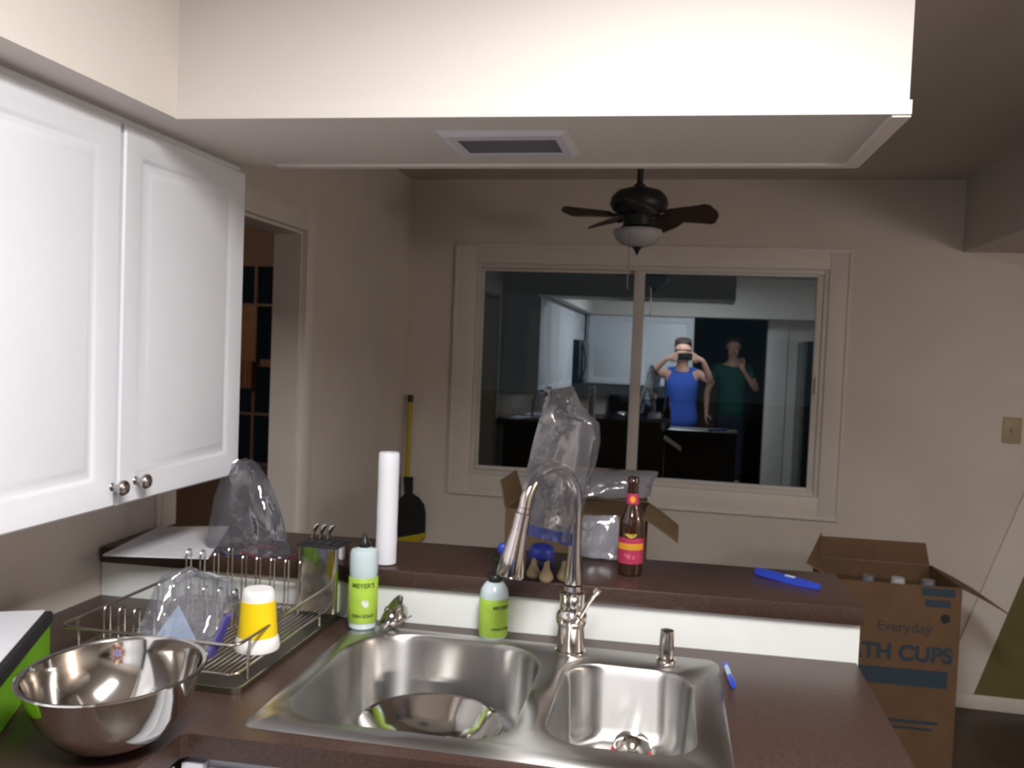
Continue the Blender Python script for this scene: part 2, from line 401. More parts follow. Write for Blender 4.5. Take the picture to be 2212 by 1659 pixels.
# sink outline (world)
SA = .015; SO = Vector((-.716, 1.318, 0)); SWD, SDP = .828, .562
def SP(x, y): return (SO.x+x*math.cos(SA)-y*math.sin(SA), SO.y+x*math.sin(SA)+y*math.cos(SA))
cut = [SP(x, y) for x, y in rrect(.012, SWD-.012, .012, SDP-.012, .03, 4)]
rear = [PW(1.104, -.0008)[:2], PW(-.715, -.0008)[:2]]
outer = [(XW+.001, YB+.66), (-.789, YB+.66), (-.789, 1.262), (-.779, 1.273), (.404, 1.322)] + rear
outer[-1] = (XW+.001, rear[-1][1])
b = nb(); plate(b, outer, [cut[::-1]], .874, .914)
tag(obj('countertop', b, M['counter']), 'dark brown laminate kitchen counter with the steel sink set in', 'countertop')
cab = thing('base_cabinet', 'white base cabinet under the sink counter', 'cabinet')
b = nb()
hexa(b, [(-.790, 1.30, .09), (.37, 1.345, .09), (.37, 1.365, .09), (-.790, 1.32, .09), (-.790, 1.30, .873), (.37, 1.345, .873), (.37, 1.365, .873), (-.790, 1.32, .873)])
hexa(b, [(.352, 1.366, 0), (.37, 1.366, 0), (.37, 1.93, 0), (.352, 1.93, 0), (.352, 1.366, .873), (.37, 1.366, .873), (.37, 1.93, .873), (.352, 1.93, .873)])
hexa(b, [(-.794, 1.278, .11), (-.757, 1.2797, .11), (-.757, 1.2995, .11), (-.794, 1.2995, .11), (-.794, 1.278, .86), (-.757, 1.2797, .86), (-.757, 1.2995, .86), (-.794, 1.2995, .86)])
obj('carcass', b, M['cab'], cab, smooth=False)
for k in range(3):
    x0 = -.755+k*.375; ang = math.atan2(.045, 1.135)
    b = nb(); bx(b, 0, .365, -.02, -.0005, 0, .15, .004); obj('drawer', b, M['cab'], cab, loc=(x0, 1.30+(x0+.765)*.0396, .70), rot=(0, 0, ang))
    b = nb(); bx(b, 0, .365, -.02, -.0005, 0, .58, .004); obj('door', b, M['cab'], cab, loc=(x0, 1.30+(x0+.765)*.0396, .11), rot=(0, 0, ang))
cl = thing('base_cabinet', 'white base cabinet under the left counter run below the green box', 'cabinet')
b = nb(); bx(b, XW+.002, -.815, YB+.66, 1.26, .09, .873); obj('carcass', b, M['cab'], cl, smooth=False)
b = nb(); bx(b, -.8145, -.797, 1.215, 1.262, .11, .86); obj('filler', b, M['cab'], cl)
for k in range(4):
    b = nb(); y0 = YB+.70+k*.47; bx(b, -.8145, -.797, y0, y0+.45, .11, .86, .004); obj('door', b, M['cab'], cl)

# ------------------------------------------------------------------ upper cabinets
def rect_loop(y0, y1, z0, z1, x): return [(x, y0, z0), (x, y1, z0), (x, y1, z1), (x, y0, z1)]
def panel_door(y0, y1, z0, z1, xf, sgn=1, th=.02, axis='x', fr=.062):
    """raised-panel cabinet door; face at xf, looking along +sgn"""
    b = nb(); s = sgn
    prof = [(0, -th), (0, -.004), (.004, 0), (fr-.008, 0), (fr, -.006), (fr+.006, -.007), (fr+.024, -.001), (fr+.03, 0)]
    loops = [rect_loop(y0+i, y1-i, z0+i, z1-i, xf+s*d) for i, d in prof]
    loft(b, loops)
    if axis == 'y':
        for v in b.verts: v.co = Vector((v.co.y, v.co.x, v.co.z))
    return b
def knob(parent, at, dirv):
    b = nb(); lathe(b, [(0, 0), (.009, 0), (.006, .004), (.005, .012), (.010, .016), (.0155, .022), (.0160, .026), (.013, .031), (.006, .0335), (0, .034)], 20)
    o = obj('knob', b, M['knob'], parent, loc=at); o.rotation_euler = Vector(dirv).to_track_quat('Z', 'Y').to_euler(); return o
XF = -1.110; ZT, ZB = 1.993, 1.226
uc = thing('wall_cabinet', 'white two-door wall cabinet nearest the camera at the left', 'cabinet', )
b = nb(); bx(b, XW+.0005, XF-.0205, 1.03, 2.018, ZB-.002, 2.0095); obj('cabinet_body', b, M['cab'], uc, smooth=False)
d1 = obj('door', panel_door(1.045, 1.523, ZB, ZT, XF), M['cab'], uc); knob(d1, px(243, 1052, X=XF), (1, 0, 0))
d2 = obj('door', panel_door(1.535, 2.012, ZB, ZT, XF), M['cab'], uc); knob(d2, px(293, 1038, X=XF), (1, 0, 0))
uc2 = thing('wall_cabinet', 'white wall cabinet on the left wall between the near cabinet and the microwave', 'cabinet')
b = nb(); bx(b, XW+.0005, XF-.0205, -.05, 1.027, ZB-.002, 2.0095); obj('cabinet_body', b, M['cab'], uc2, smooth=False)
obj('door', panel_door(-.04, .485, ZB, ZT, XF), M['cab'], uc2); obj('door', panel_door(.495, 1.02, ZB, ZT, XF), M['cab'], uc2)
uc3 = thing('wall_cabinet', 'short white wall cabinet above the black microwave reflected in the window', 'cabinet')
b = nb(); bx(b, XW+.0005, XF-.0205, -1.0, -.06, 1.70, 2.0095); obj('cabinet_body', b, M['cab'], uc3, smooth=False)
obj('door', panel_door(-.99, -.07, 1.705, ZT, XF), M['cab'], uc3)
mw = thing('microwave', 'black microwave with curved handle reflected at the left of the window', 'microwave', (XW+.001, -.53, 1.25))
b = nb(); bx(b, 0, .36, -.38, .38, 0, .445, .006); obj('case', b, M['fridge'], mw)
b = nb(); bx(b, .361, .375, -.37, .20, .01, .435, .004); obj('door', b, M['fridge'], mw)
b = nb(); tube(b, [(.376+.035*math.sin(PI*k/12), .24, .05+.35*k/12) for k in range(13)], .009, 8); obj('handle', b, M['blackm'], mw)
bc = thing('wall_cabinet', 'white double-door wall cabinet on the back wall reflected in the window', 'cabinet')
b = nb(); bx(b, XW+.32, .09, YB+.0005, -1.05, 1.226, 2.0095); obj('cabinet_body', b, M['cab'], bc, smooth=False)
for x0, x1 in ((-1.07, -.50), (-.49, .08)): obj('door', panel_door(x0, x1, 1.235, 1.993, -1.03, 1, axis='y'), M['cab'], bc)
rg = thing('kitchen_range', 'black cooking range against the back wall reflected in the window', 'stove', (-.45, -1.03, 0))
b = nb(); bx(b, -.38, .38, -.32, .30, 0, .905, .006); obj('oven_body', b, M['fridge'], rg)
b = nb(); bx(b, -.38, .38, -.32, -.25, .9055, 1.10, .006); obj('control_panel', b, M['fridge'], rg)
for x in (-.2, .2):
    for y in (-.1, .16):
        b = nb(); tube(b, [(x+.085*math.cos(a*PI/8), y+.085*math.sin(a*PI/8), .913) for a in range(16)], .006, 6, True); obj('burner', b, M['knob'], rg)
b = nb(); tube(b, [(-.3, .315, .76), (-.3, .345, .76), (.3, .345, .76), (.3, .315, .76)], .009, 8); obj('handle', b, M['knob'], rg)
fg = thing('refrigerator', 'tall black refrigerator reflected at the right edge of the window', 'refrigerator', (1.62, -.95, 0))
b = nb(); bx(b, -.40, .45, -.38, .30, 0, 1.78, .01); obj('cabinet_body', b, M['fridge'], fg)
b = nb(); bx(b, -.40, .02, .301, .36, .05, 1.77, .012); obj('door', b, M['fridge'], fg)
b = nb(); bx(b, .03, .45, .301, .36, .05, 1.77, .012); obj('door', b, M['fridge'], fg)
for x in (-.01, .06):
    b = nb(); tube(b, [(x, .361, .7), (x, .40, .74), (x, .40, 1.45), (x, .361, 1.49)], .010, 8); obj('handle', b, M['knob'], fg)

# ceiling lamp that lights the kitchen
lp = thing('ceiling_light', 'flat white fluorescent fixture on the kitchen ceiling', 'lamp', (LX, LY, CEIL))
b = nb(); bx(b, -.19, .19, -.54, .54, -.03, -.0005, .004); obj('housing', b, M['foam'], lp)
b = nb(); bx(b, -.175, .175, -.52, .52, -.052, -.0305, .008); obj('diffuser', b, M['diff'], lp)

gl = thing('dining_fill_lamp', 'added out-of-frame globe lamp filling the dining room with light', 'lamp', (1.95, 1.45, 0))  # invented stand and globe, added out of frame as dining-room fill light
b = nb(); lathe(b, [(0, .001), (.13, .001), (.13, .015), (.02, .03), (.012, .04), (.012, 1.62), (.03, 1.63), (.03, 1.66), (0, 1.66)], 28); obj('stand', b, M['fanm'], gl)
b = nb(); lathe(b, [(.13*math.sin(PI*k/16), 1.785-.125*math.cos(PI*k/16)) for k in range(17)], 28); obj('globe', b, M['globe'], gl)
hg = thing('hall_fill_lamp', 'added unseen globe lamp brightening the room beyond the left doorway', 'lamp', (-3.0, 3.6, 0))  # added unseen source, only there to brighten the room past the doorway
b = nb(); lathe(b, [(0, 2.40), (.06, 2.40), (.06, 2.429), (0, 2.429)], 24); obj('canopy', b, M['fanm'], hg)
b = nb(); lathe(b, [(.10*math.sin(PI*k/16), 2.30-.099*math.cos(PI*k/16)) for k in range(17)], 24); obj('globe', b, M['globeh'], hg)

# ================================================================== SINK
sk = thing('kitchen_sink', 'double-bowl stainless steel sink set in the brown counter', 'sink', (SO.x, SO.y, .914), SA)
B1 = dict(x0=.030, x1=.462, y0=.048, y1=.530, r=(.10, .09, .13, .15), zb=-.172)
B2 = dict(x0=.507, x1=.772, y0=.075, y1=.466, r=(.08, .07, .075, .085), zb=-.158)
def bl(B, i): return rrect(B['x0']+i, B['x1']-i, B['y0']+i, B['y1']-i, tuple(max(r-i, .012) for r in B['r']), 8)
b = nb()
o1 = rrect(0, SWD, 0, SDP, .028, 6); holes = [bl(B1, 0), bl(B2, 0)]
es = []; hv = []
for L in [rrect(.006, SWD-.006, .006, SDP-.006, .024, 6)]+holes:
    vs = [b.verts.new((x, y, .0045)) for x, y in L]; hv.append(vs)
    es += [b.edges.new((vs[i], vs[(i+1) % len(vs)])) for i in range(len(vs))]
bmesh.ops.triangle_fill(b, edges=es, use_beauty=True)
lo = [b.verts.new((x, y, .0004)) for x, y in o1]; n = len(lo)
for i in range(n): b.faces.new((hv[0][i], hv[0][(i+1) % n], lo[(i+1) % n], lo[i]))
for B, vs in ((B1, hv[1]), (B2, hv[2])):
    prev = vs
    zb = B['zb']
    for i, z in ((.002, .003), (.005, -.001), (.007, -.008), (.008, -.020), (.0085, -.024), (.014, zb+.036), (.016, zb+.028), (.022, zb+.014), (.034, zb+.004), (.050, zb)):
        cur = [b.verts.new((x, y, z)) for x, y in bl(B, i)]
        for k in range(len(cur)): b.faces.new((prev[k], prev[(k+1) % len(cur)], cur[(k+1) % len(cur)], cur[k]))
        prev = cur
    b.faces.new(prev)
so = obj('sink_basin', b, M['steel'], sk)
for (x, y, zb) in ((.25, .32, -.172), (.64, .36, -.158)):
    b = nb(); lathe(b, [(0, .002), (.028, .002), (.034, .006), (.044, .006), (.047, .0006)], 28, (x, y, zb)); obj('drain', b, M['nickel'], sk)
# chrome stopper with red marks in the small basin
stp = thing('sink_stopper', 'chrome domed stopper with red marks in the right sink basin', 'stopper', (*SP(.655, .405), .914-.152), 0)
b = nb(); lathe(b, [(0, 0.0002), (.038, .0002), (.041, .006), (.040, .016), (.034, .030), (.022, .040), (.010, .044), (0, .045)], 28); obj('dome', b, M['bowl'], stp)
b = nb()
for a in (200, 235, 270, 305, 335): bx(b, .0385*math.cos(R(a))-.005, .0385*math.cos(R(a))+.005, .0385*math.sin(R(a))-.005, .0385*math.sin(R(a))+.005, .004, .016, .002)
obj('red_band', b, M['red'], stp, label='red marks round the rim of the stopper')
# steel bowl lying in the large basin
sb = thing('steel_bowl', 'shiny steel mixing bowl lying inside the left sink basin', 'bowl', (*SP(.252, .318), .914-.1675))
b = nb(); lathe(b, [(0, 0.004), (.05, .004), (.075, .010), (.115, .035), (.140, .066), (.146, .070), (.148, .068), (.142, .064), (.118, .032), (.078, .005), (.05, .0005), (0, .0005)], 48)
obj('bowl_shell', b, M['bowl'], sb)

# ------------------------------------------------------------------ faucet
FX, FY = -.215, 1.846
fc = thing('kitchen_faucet', 'brushed nickel gooseneck faucet with pull-down head and a bag draped over it', 'faucet', (FX, FY, .9187))
b = nb(); lathe(b, [(0, 0), (.034, 0), (.034, .004), (.0305, .007), (.0295, .056), (.031, .060), (.0345, .068), (.0350, .075), (.0335, .083), (.0285, .090), (.0270, .094), (.0270, .122), (.0285, .125), (.0285, .131), (.022, .136), (.0200, .146), (0, .146)], 36)
obj('faucet_body', b, M['nickel'], fc)
dx, dy = -.088, -.150; dl = math.hypot(dx, dy); ux, uy = dx/dl, dy/dl
rad = dl/2
pts = [(0, 0, .150), (0, 0, .175), (0, 0, .22), (0, 0, .275), (0, 0, .325)]
rr = [.0195, .0200, .0150, .0135, .0130]
for k in range(1, 15):
    a = PI*k/15*1.03; pts.append((ux*rad*(1-math.cos(a)), uy*rad*(1-math.cos(a)), .325+rad*math.sin(a))); rr.append(.0130)
b = nb(); tube(b, pts, rr, 20); obj('neck', b, M['nickel'], fc)
e0 = Vector(pts[-1]); ed = (Vector((-.046, -.034, -.285))).normalized()
b = nb(); tube(b, [e0, e0+ed*.010, e0+ed*.012, e0+ed*.045, e0+ed*.050, e0+ed*.098, e0+ed*.136, e0+ed*.141], [.0135, .0140, .0165, .0175, .0180, .0245, .0290, .0270], 24)
sh = obj('spray_head', b, M['nickel'], fc)
b = nb(); tube(b, [e0+ed*.1415, e0+ed*.144], [.024, .022], 20); obj('nozzle', b, M['blackm'], sh)
hl = Vector((.014, -.026, .078))
b = nb(); tube(b, [hl, hl+Vector((.006, -.004, .008))], [.010, .007], 16)
tube(b, [hl+Vector((.008, -.003, .008)), hl+Vector((.022, -.006, .035)), hl+Vector((.038, -.009, .062)), hl+Vector((.040, -.010, .066)), hl+Vector((.046, -.011, .076))], [.0045, .0042, .0046, .0075, .0065], 12)
obj('lever_handle', b, M['nickel'], fc)
# air gap / soap dispenser stub
ag = thing('air_gap', 'short nickel cylinder on the sink deck behind the right basin', 'air gap', (-.008, 1.852, .9187))
b = nb(); lathe(b, [(0, 0), (.021, 0), (.021, .004), (.0165, .008), (.0155, .060), (.0145, .066), (.008, .068), (0, .068)], 28); obj('cap', b, M['nickel'], ag)
b = nb(); bx(b, -.005, .005, -.0185, -.0150, .018, .030, .001); obj('slot', b, M['blackm'], ag)

# ------------------------------------------------------------------ plastic bags
def bag_mesh(rows, yfun, th, n=14, sub=4, seed=0, wr=.006, close_top=True, t0=0, t1=1, zmin=0):
    """crinkled flattened bag from photo outline rows (bottom to top): ((uL,vL),(uR,vR)); yfun(s,t) = depth"""
    b = nb(); rings = []; R_ = []
    for i in range(len(rows)-1):
        for k in range(sub):
            f_ = k/sub
            R_.append([tuple(rows[i][j][q]*(1-f_)+rows[i+1][j][q]*f_ for q in (0, 1)) for j in (0, 1)])
    R_.append(rows[-1]); T = len(R_)-1
    for it, (l, r) in enumerate(R_):
        t = it/T
        if t < t0-1e-6 or t > t1+1e-6: continue
        ring = []
        k_th = th*(1-(t**3)*.85) if close_top else th
        for side in (1, -1):
            rng = range(n+1) if side == 1 else range(n-1, 0, -1)
            for j in rng:
                s = j/n
                p = px(l[0]*(1-s)+r[0]*s, l[1]*(1-s)+r[1]*s, Y=yfun(s, t))
                o_ = math.sin(PI*s)**.30 if 0 < s < 1 else 0
                nz = noise.noise(Vector((s*4+seed, t*3, side*3.1+seed)))*1.0+noise.noise(Vector((s*9+seed, t*5, side*1.7)))*.35
                y = -side*k_th*o_ + (nz*wr*(1 if 0 < s < 1 else .2))
                q = p+Vector((nz*wr*.3, y, nz*wr*.3)); q.z = max(q.z, zmin+.001*it); ring.append(b.verts.new(q))
        rings.append(ring)
    for a, c in zip(rings, rings[1:]):
        m_ = len(a)
        for i in range(m_): b.faces.new((a[i], a[(i+1) % m_], c[(i+1) % m_], c[i]))
    if close_top and t1 >= 1: b.faces.new(rings[-1])
    return b
rowsA = [((1119, 1133), (1245, 1168)), ((1124, 1095), (1254, 1130)), ((1130, 1050), (1266, 1080)), ((1141, 1000), (1286, 1010)), ((1152, 955), (1295, 955)), ((1165, 905), (1294, 915)), ((1173, 880), (1268, 888)), ((1180, 858), (1254, 868)), ((1190, 842), (1240, 834))]
yA = lambda s, t: 1.690+.165*s+.012*(1-t)
fb = tag(obj('plastic_bag', bag_mesh(rowsA, yA, .034, seed=2, wr=.013), M['bag']), 'clear zip bag draped upside down over the gooseneck faucet', 'plastic bag')
obj('zip_seal', bag_mesh([((1118, 1141), (1245, 1176)), ((1120, 1119), (1249, 1150))], lambda s, t: yA(s, 0), .036, sub=3, seed=2, wr=.004, close_top=False), M['seal'], fb, label='blue zip seal along the open edge')
rowsB = [((448, 1215), (632, 1212)), ((450, 1170), (626, 1180)), ((455, 1115), (612, 1125)), ((462, 1070), (598, 1085)), ((478, 1030), (580, 1040)), ((498, 1003), (560, 1012)), ((512, 992), (542, 993))]
yB = lambda s, t: 1.965+.03*t-.04*(1-t)*0
bb = tag(obj('plastic_bag', bag_mesh(rowsB, yB, .045, seed=9, wr=.016, zmin=1.043), M['bag']), 'tall clear zip bag standing open on the left end of the bar', 'plastic bag')
obj('zip_seal', bag_mesh([((520, 1196), (634, 1222)), ((526, 1178), (632, 1204))], lambda s, t: 1.955, .046, sub=2, seed=9, wr=.004, close_top=False, zmin=1.043), M['sealr'], bb, label='pink seal line low on the bag')
obj('zip_seal', bag_mesh([((452, 1228), (632, 1236)), ((500, 1196), (626, 1212))], lambda s, t: 1.955, .048, sub=2, seed=9, wr=.005, close_top=False, zmin=1.042), M['seal'], bb, label='blue band at the base of the bag')
rowsC = [((296, 1376), (452, 1416)), ((305, 1350), (468, 1395)), ((318, 1310), (486, 1350)), ((330, 1275), (500, 1315)), ((345, 1248), (517, 1290)), ((372, 1232), (505, 1262)), ((400, 1226), (455, 1240))]
yC = lambda s, t: 1.47+.13*t+.02*s
bc_ = tag(obj('plastic_bag', bag_mesh(rowsC, yC, .04, seed=21, wr=.014, zmin=.949), M['bag']), 'crumpled clear zip bag lying on the dish rack behind the steel bowl', 'plastic bag')
obj('zip_seal', bag_mesh([((440, 1412), (462, 1420)), ((462, 1375), (482, 1382)), ((484, 1325), (501, 1330))], lambda s, t: 1.445+.04*t, .012, sub=3, n=4, seed=3, wr=.002, close_top=False), M['sealp'], bc_, label='violet zip seal at the right edge')
b = nb(); q = [px(385, 1308, Y=1.515), px(338, 1372, Y=1.49), px(432, 1402, Y=1.485)]
loft(b, [[v for v in q], [v+Vector((0, .002, 0)) for v in q]]); obj('bag_insert', b, M['lblue'], bc_, smooth=False, label='pale blue card inside the bag')

# ================================================================== THINGS AROUND THE SINK
def soap_bottle(name, label, loc, squat=False):
    t = thing(name, label, 'soap bottle', loc)
    r = .0325
    fa = math.atan2(-loc[1], -loc[0])   # label turned to the room
    if not squat:
        b = nb(); lathe(b, [(0, 0), (r-.004, 0), (r-.001, .003), (r-.001, .018), (r-.001, .124), (r, .128), (r, .172), (r-.003, .180), (.016, .184), (.014, .186), (0, .186)], 36); obj('bottle', b, M['clear'], t)
        b = nb(); lathe(b, [(r+.0006, .016), (r+.0012, .017), (r+.0012, .119), (r+.0006, .120)], 36); lb = obj('bottle_label', b, M['green'], t)
        b = nb(); lathe(b, [(0, .1862), (.0135, .1862), (.0140, .194), (.0085, .200), (.0055, .212), (.0035, .218), (0, .219)], 24); obj('cap', b, M['black'], t)
        R2 = r+.0013
        obj('lettering', wrap(text_bm("MEYER'S", .0150, bold=.0002), R2, fa, .103), M['ink'], lb, smooth=False)
        obj('lettering', wrap(text_bm('DISH SOAP', .0105, bold=.0002), R2, fa, .033), M['ink'], lb, smooth=False)
        b = nb(); L = []
        for k in range(24):
            a = 2*PI*k/24; L.append((.0075*math.cos(a)*(1+.25*math.cos(a)), .0095*math.sin(a)))
        loft(b, [[(x*.8-y*.6+.004, x*.6+y*.8, 0) for x, y in L], [(x*.8-y*.6+.004, x*.6+y*.8, .0004) for x, y in L]])
        obj('drop_mark', wrap(b, R2, fa, .062), M['inkp'], lb, smooth=False)
    else:
        b = nb(); lathe(b, [(0, 0), (r-.003, 0), (r, .004), (r, .090), (r, .100), (r-.002, .110), (r-.008, .120), (.020, .125), (.0135, .127), (0, .127)], 36); obj('bottle', b, M['clear'], t)
        b = nb(); lathe(b, [(r+.0006, .006), (r+.0012, .007), (r+.0012, .091), (r+.0006, .092)], 36); lb = obj('bottle_label', b, M['green'], t)
        b = nb(); lathe(b, [(0, .1272), (.0150, .1272), (.0155, .138), (.0110, .144), (.0055, .146), (.0050, .172), (.0105, .175), (.0105, .184), (.006, .187), (0, .187)], 24)
        tube(b, [(0, 0, .181), (-.004, .010, .182), (-.010, .030, .178)], [.006, .006, .004], 10); obj('pump', b, M['black'], t)
        obj('lettering', wrap(text_bm("MEYER'S", .0115, bold=.0002), r+.0013, fa+.55, .074), M['ink'], lb, smooth=False)
        obj('lettering', wrap(text_bm('HAND SOAP', .0080, bold=.0002), r+.0013, fa+.55, .026), M['ink'], lb, smooth=False)
    return t
soap_bottle('soap_bottle', 'tall lime green dish soap bottle with black cap left of the strainer', (-.702, 1.858, .9195))
soap_bottle('soap_bottle', 'squat lime green hand soap bottle with black pump beside the faucet', (-.398, 1.888, .9188), True)

# strainer basket leaning on the white strip
st = thing('sink_strainer', 'dark chrome strainer basket tipped on the sink deck by the tall soap bottle', 'strainer', (-.626, 1.868, .952), rot=(R(22), R(-52), 0))
b = nb(); lathe(b, [(.040, .012), (.043, .014), (.043, .010), (.032, .004), (.028, -.014), (.020, -.022), (0, -.024), (0, -.022), (.018, -.020), (.026, -.012), (.030, .005), (.040, .012)], 28); obj('basket', b, M['knob'], st)
b = nb(); tube(b, [(-.028, 0, .004), (-.012, 0, .010), (.012, 0, .010), (.028, 0, .004)], .003, 8); tube(b, [(0, 0, -.02), (0, 0, .020)], [.003, .003], 8); lathe(b, [(0, .018), (.007, .019), (.009, .023), (.006, .028), (0, .029)], 14); obj('post', b, M['knob'], st)
b = nb(); tube(b, [(.035, -.03, -.022), (.0, -.034, -.008)], .002, 6); obj('prong', b, M['wire'], st)

# blue marker on the right sink edge and blue cutter on the bar
mk = thing('marker_pen', 'blue pen lying on the right rim of the sink', 'pen', (.121, 1.79, .9255), R(95))
b = nb(); tube(b, [(-.062, 0, 0), (-.058, 0, 0), (-.012, 0, 0), (-.010, 0, 0)], [.004, .0055, .0065, .006], 14); obj('cap', b, M['blue'], mk)
b = nb(); tube(b, [(-.0095, 0, 0), (.045, 0, 0)], .0050, 14); obj('barrel', b, M['lblue'], mk)
b = nb(); tube(b, [(.0455, 0, 0), (.062, 0, 0)], [.0062, .0055], 14); obj('plug', b, M['blue'], mk)
kf = thing('box_cutter', 'bright blue plastic cutter lying on the right end of the bar', 'box cutter', (*px(1700, 1254, Z=1.045).xy, 1.0415), math.atan2(2.052-2.153, .334-.199))
b = nb(); prism(b, [(-.090, .006), (-.086, .018), (-.055, .022), (-.03, .014), (.01, .012), (.05, .009), (.086, .002), (.088, -.003), (.05, -.008), (0, -.013), (-.05, -.014), (-.085, -.008)], 0, .014)
bmesh.ops.bevel(b, geom=list(b.edges), offset=.002, segments=2, affect='EDGES'); obj('handle', b, M['blue'], kf)
b = nb(); bx(b, -.005, .02, -.005, .005, .0142, .017, .001); obj('slider', b, M['lblue'], kf)

# ------------------------------------------------------------------ left part of the counter
bw = thing('mixing_bowl', 'large polished steel mixing bowl on the counter in front of the dish rack', 'bowl', (-.862, 1.200, .9175), rot=(R(2), R(-1.5), 0))
P_ = [(0, .0055), (.045, .0055), (.060, .009), (.095, .030), (.124, .065), (.141, .105), (.145, .124), (.1475, .128), (.154, .129), (.157, .127), (.154, .1255), (.1485, .124), (.144, .104), (.127, .063), (.098, .027), (.062, .005), (.045, .0005), (0, .0005)]
P_ = [(r_*.90, z_*.98) for r_, z_ in P_]
b = nb(); lathe(b, P_, 72); obj('bowl_shell', b, M['bowl'], bw)
# yellow and white cup standing upside down on the rack
yc = thing('foam_cup', 'white cup with a broad yellow band upside down on the dish rack', 'cup', (-.826, 1.592, .9455))
b = nb(); lathe(b, [(.040, .002), (.044, 0), (.0455, .004), (.0435, .018), (.041, .026), (.0385, .030), (.0325, .108), (.0315, .116), (.028, .122), (0, .122), (0, .118), (.028, .118), (.036, .03), (.040, .002)], 40); obj('cup_wall', b, M['foam'], yc)
b = nb(); lathe(b, [(.0393, .0285), (.0398, .029), (.0342, .100), (.0337, .1005)], 40); obj('band', b, M['yellow'], yc)
# box, folder and paper at the far left
px0, px1 = Vector((-1.057, 1.176)), Vector((-1.241, 1.531))
dv = (px1-px0).normalized(); nv = Vector((-dv.y, dv.x))
def quad(p, L, wd_): return [tuple(p), tuple(p+dv*L), tuple(p+dv*L+nv*wd_), tuple(p+nv*wd_)]
LL = (px1-px0).length; WW = .152
g0 = px0+nv*.006
gb = thing('green_box', 'bright green cardboard box under the black folder at the far left', 'box')
C0 = Vector((-1.200, 1.468)); sd_ = Vector((.447, -.894)); td_ = Vector((-.894, -.447))
def lay(i0, i1, L, Wd): p0_ = C0+sd_*i0+td_*i1; return [tuple(p0_), tuple(p0_+sd_*L), tuple(p0_+sd_*L+td_*Wd), tuple(p0_+td_*Wd)]
b = nb(); prism(b, lay(.004, .004, .45, .195), .9145, .997); bmesh.ops.bevel(b, geom=list(b.edges), offset=.002, segments=2, affect='EDGES'); obj('carton', b, M['greenb'], gb)
fo = thing('black_folder', 'black folder lying on the green box at the left edge', 'folder')
b = nb(); prism(b, lay(0, 0, .47, .205), .9980, 1.022); bmesh.ops.bevel(b, geom=list(b.edges), offset=.003, segments=2, affect='EDGES'); obj('cover', b, M['blackm'], fo)
b = nb(); prism(b, lay(.004, .014, .45, .185), 1.0225, 1.0245); tag(obj('paper_sheet', b, M['paper'], smooth=False), 'white paper sheet on top of the black folder at the left edge', 'paper')

# dish rack with tray
TX0, TX1, TY0, TY1 = -1.192, -.778, 1.432, 1.905
dr = thing('dish_rack', 'chrome wire dish rack on a metal drip tray left of the sink', 'dish rack', (0, 0, 0))
b = nb(); lo = [rrect(TX0+i, TX1-i, TY0+i, TY1-i, .02, 4) for i in (0, .003, .006, .016)]
loft(b, [[(x, y, z) for x, y in l] for l, z in zip([lo[0], lo[0], lo[1], lo[2], lo[3]], (.9146, .926, .927, .926, .9175))]); obj('drip_tray', b, M['traym'], dr)
def bar_line(pts, r, name, m='wire', seg=6, close=False):
    b = nb(); tube(b, pts, r, seg, close); return obj(name, b, M[m], dr)
RX0, RX1, RY0, RY1, ZL, ZU = TX0+.025, TX1-.02, TY0+.02, TY1-.02, .942, 1.000
def rail(z, g_=0): return [(x, y, z) for x, y in rrect(RX0-g_, RX1+g_, RY0-g_, RY1+g_, .025, 5)]
bar_line(rail(ZL), .003, 'frame_rail', close=True, seg=8); bar_line(rail(ZU, .004), .0035, 'frame_rail', close=True, seg=8)
for k in range(30):
    x = RX0+.010+(RX1-RX0-.020)*k/29
    bar_line([(x, RY0, ZL+.003), (x, RY1, ZL+.003)], .0016, 'wire')
for x, y in ((RX0, RY0+.05), (RX0, RY1-.05), (RX1, RY0+.05), (RX1, RY1-.05), (RX0+.08, RY0), (RX1-.08, RY0), (RX0+.08, RY1), (RX1-.08, RY1)):
    ex = .004 if x == RX1 else -.004 if x == RX0 else 0; ey = .004 if y == RY1 else -.004 if y == RY0 else 0
    bar_line([(x, y, .9185), (x, y, ZL), (x+ex, y+ey, ZU)], .0028, 'upright')
def hoop(x, y, h, w=.020):
    p = [(x, y-w/2, ZL)]+[(x, y-w/2*math.cos(a), ZL+h-w/2+w/2*math.sin(a)) for a in [PI*k/8 for k in range(9)]]+[(x, y+w/2, ZL)]
    bar_line(p, .0020, 'plate_hoop')
for k in range(9): hoop(RX0+.03+k*.036, 1.84, .125 if k != 3 else .14)
for k in range(8): hoop(RX0+.05+k*.036, 1.70, .085)
for k in range(5): hoop(RX0+.02+k*.034, 1.56, .07)
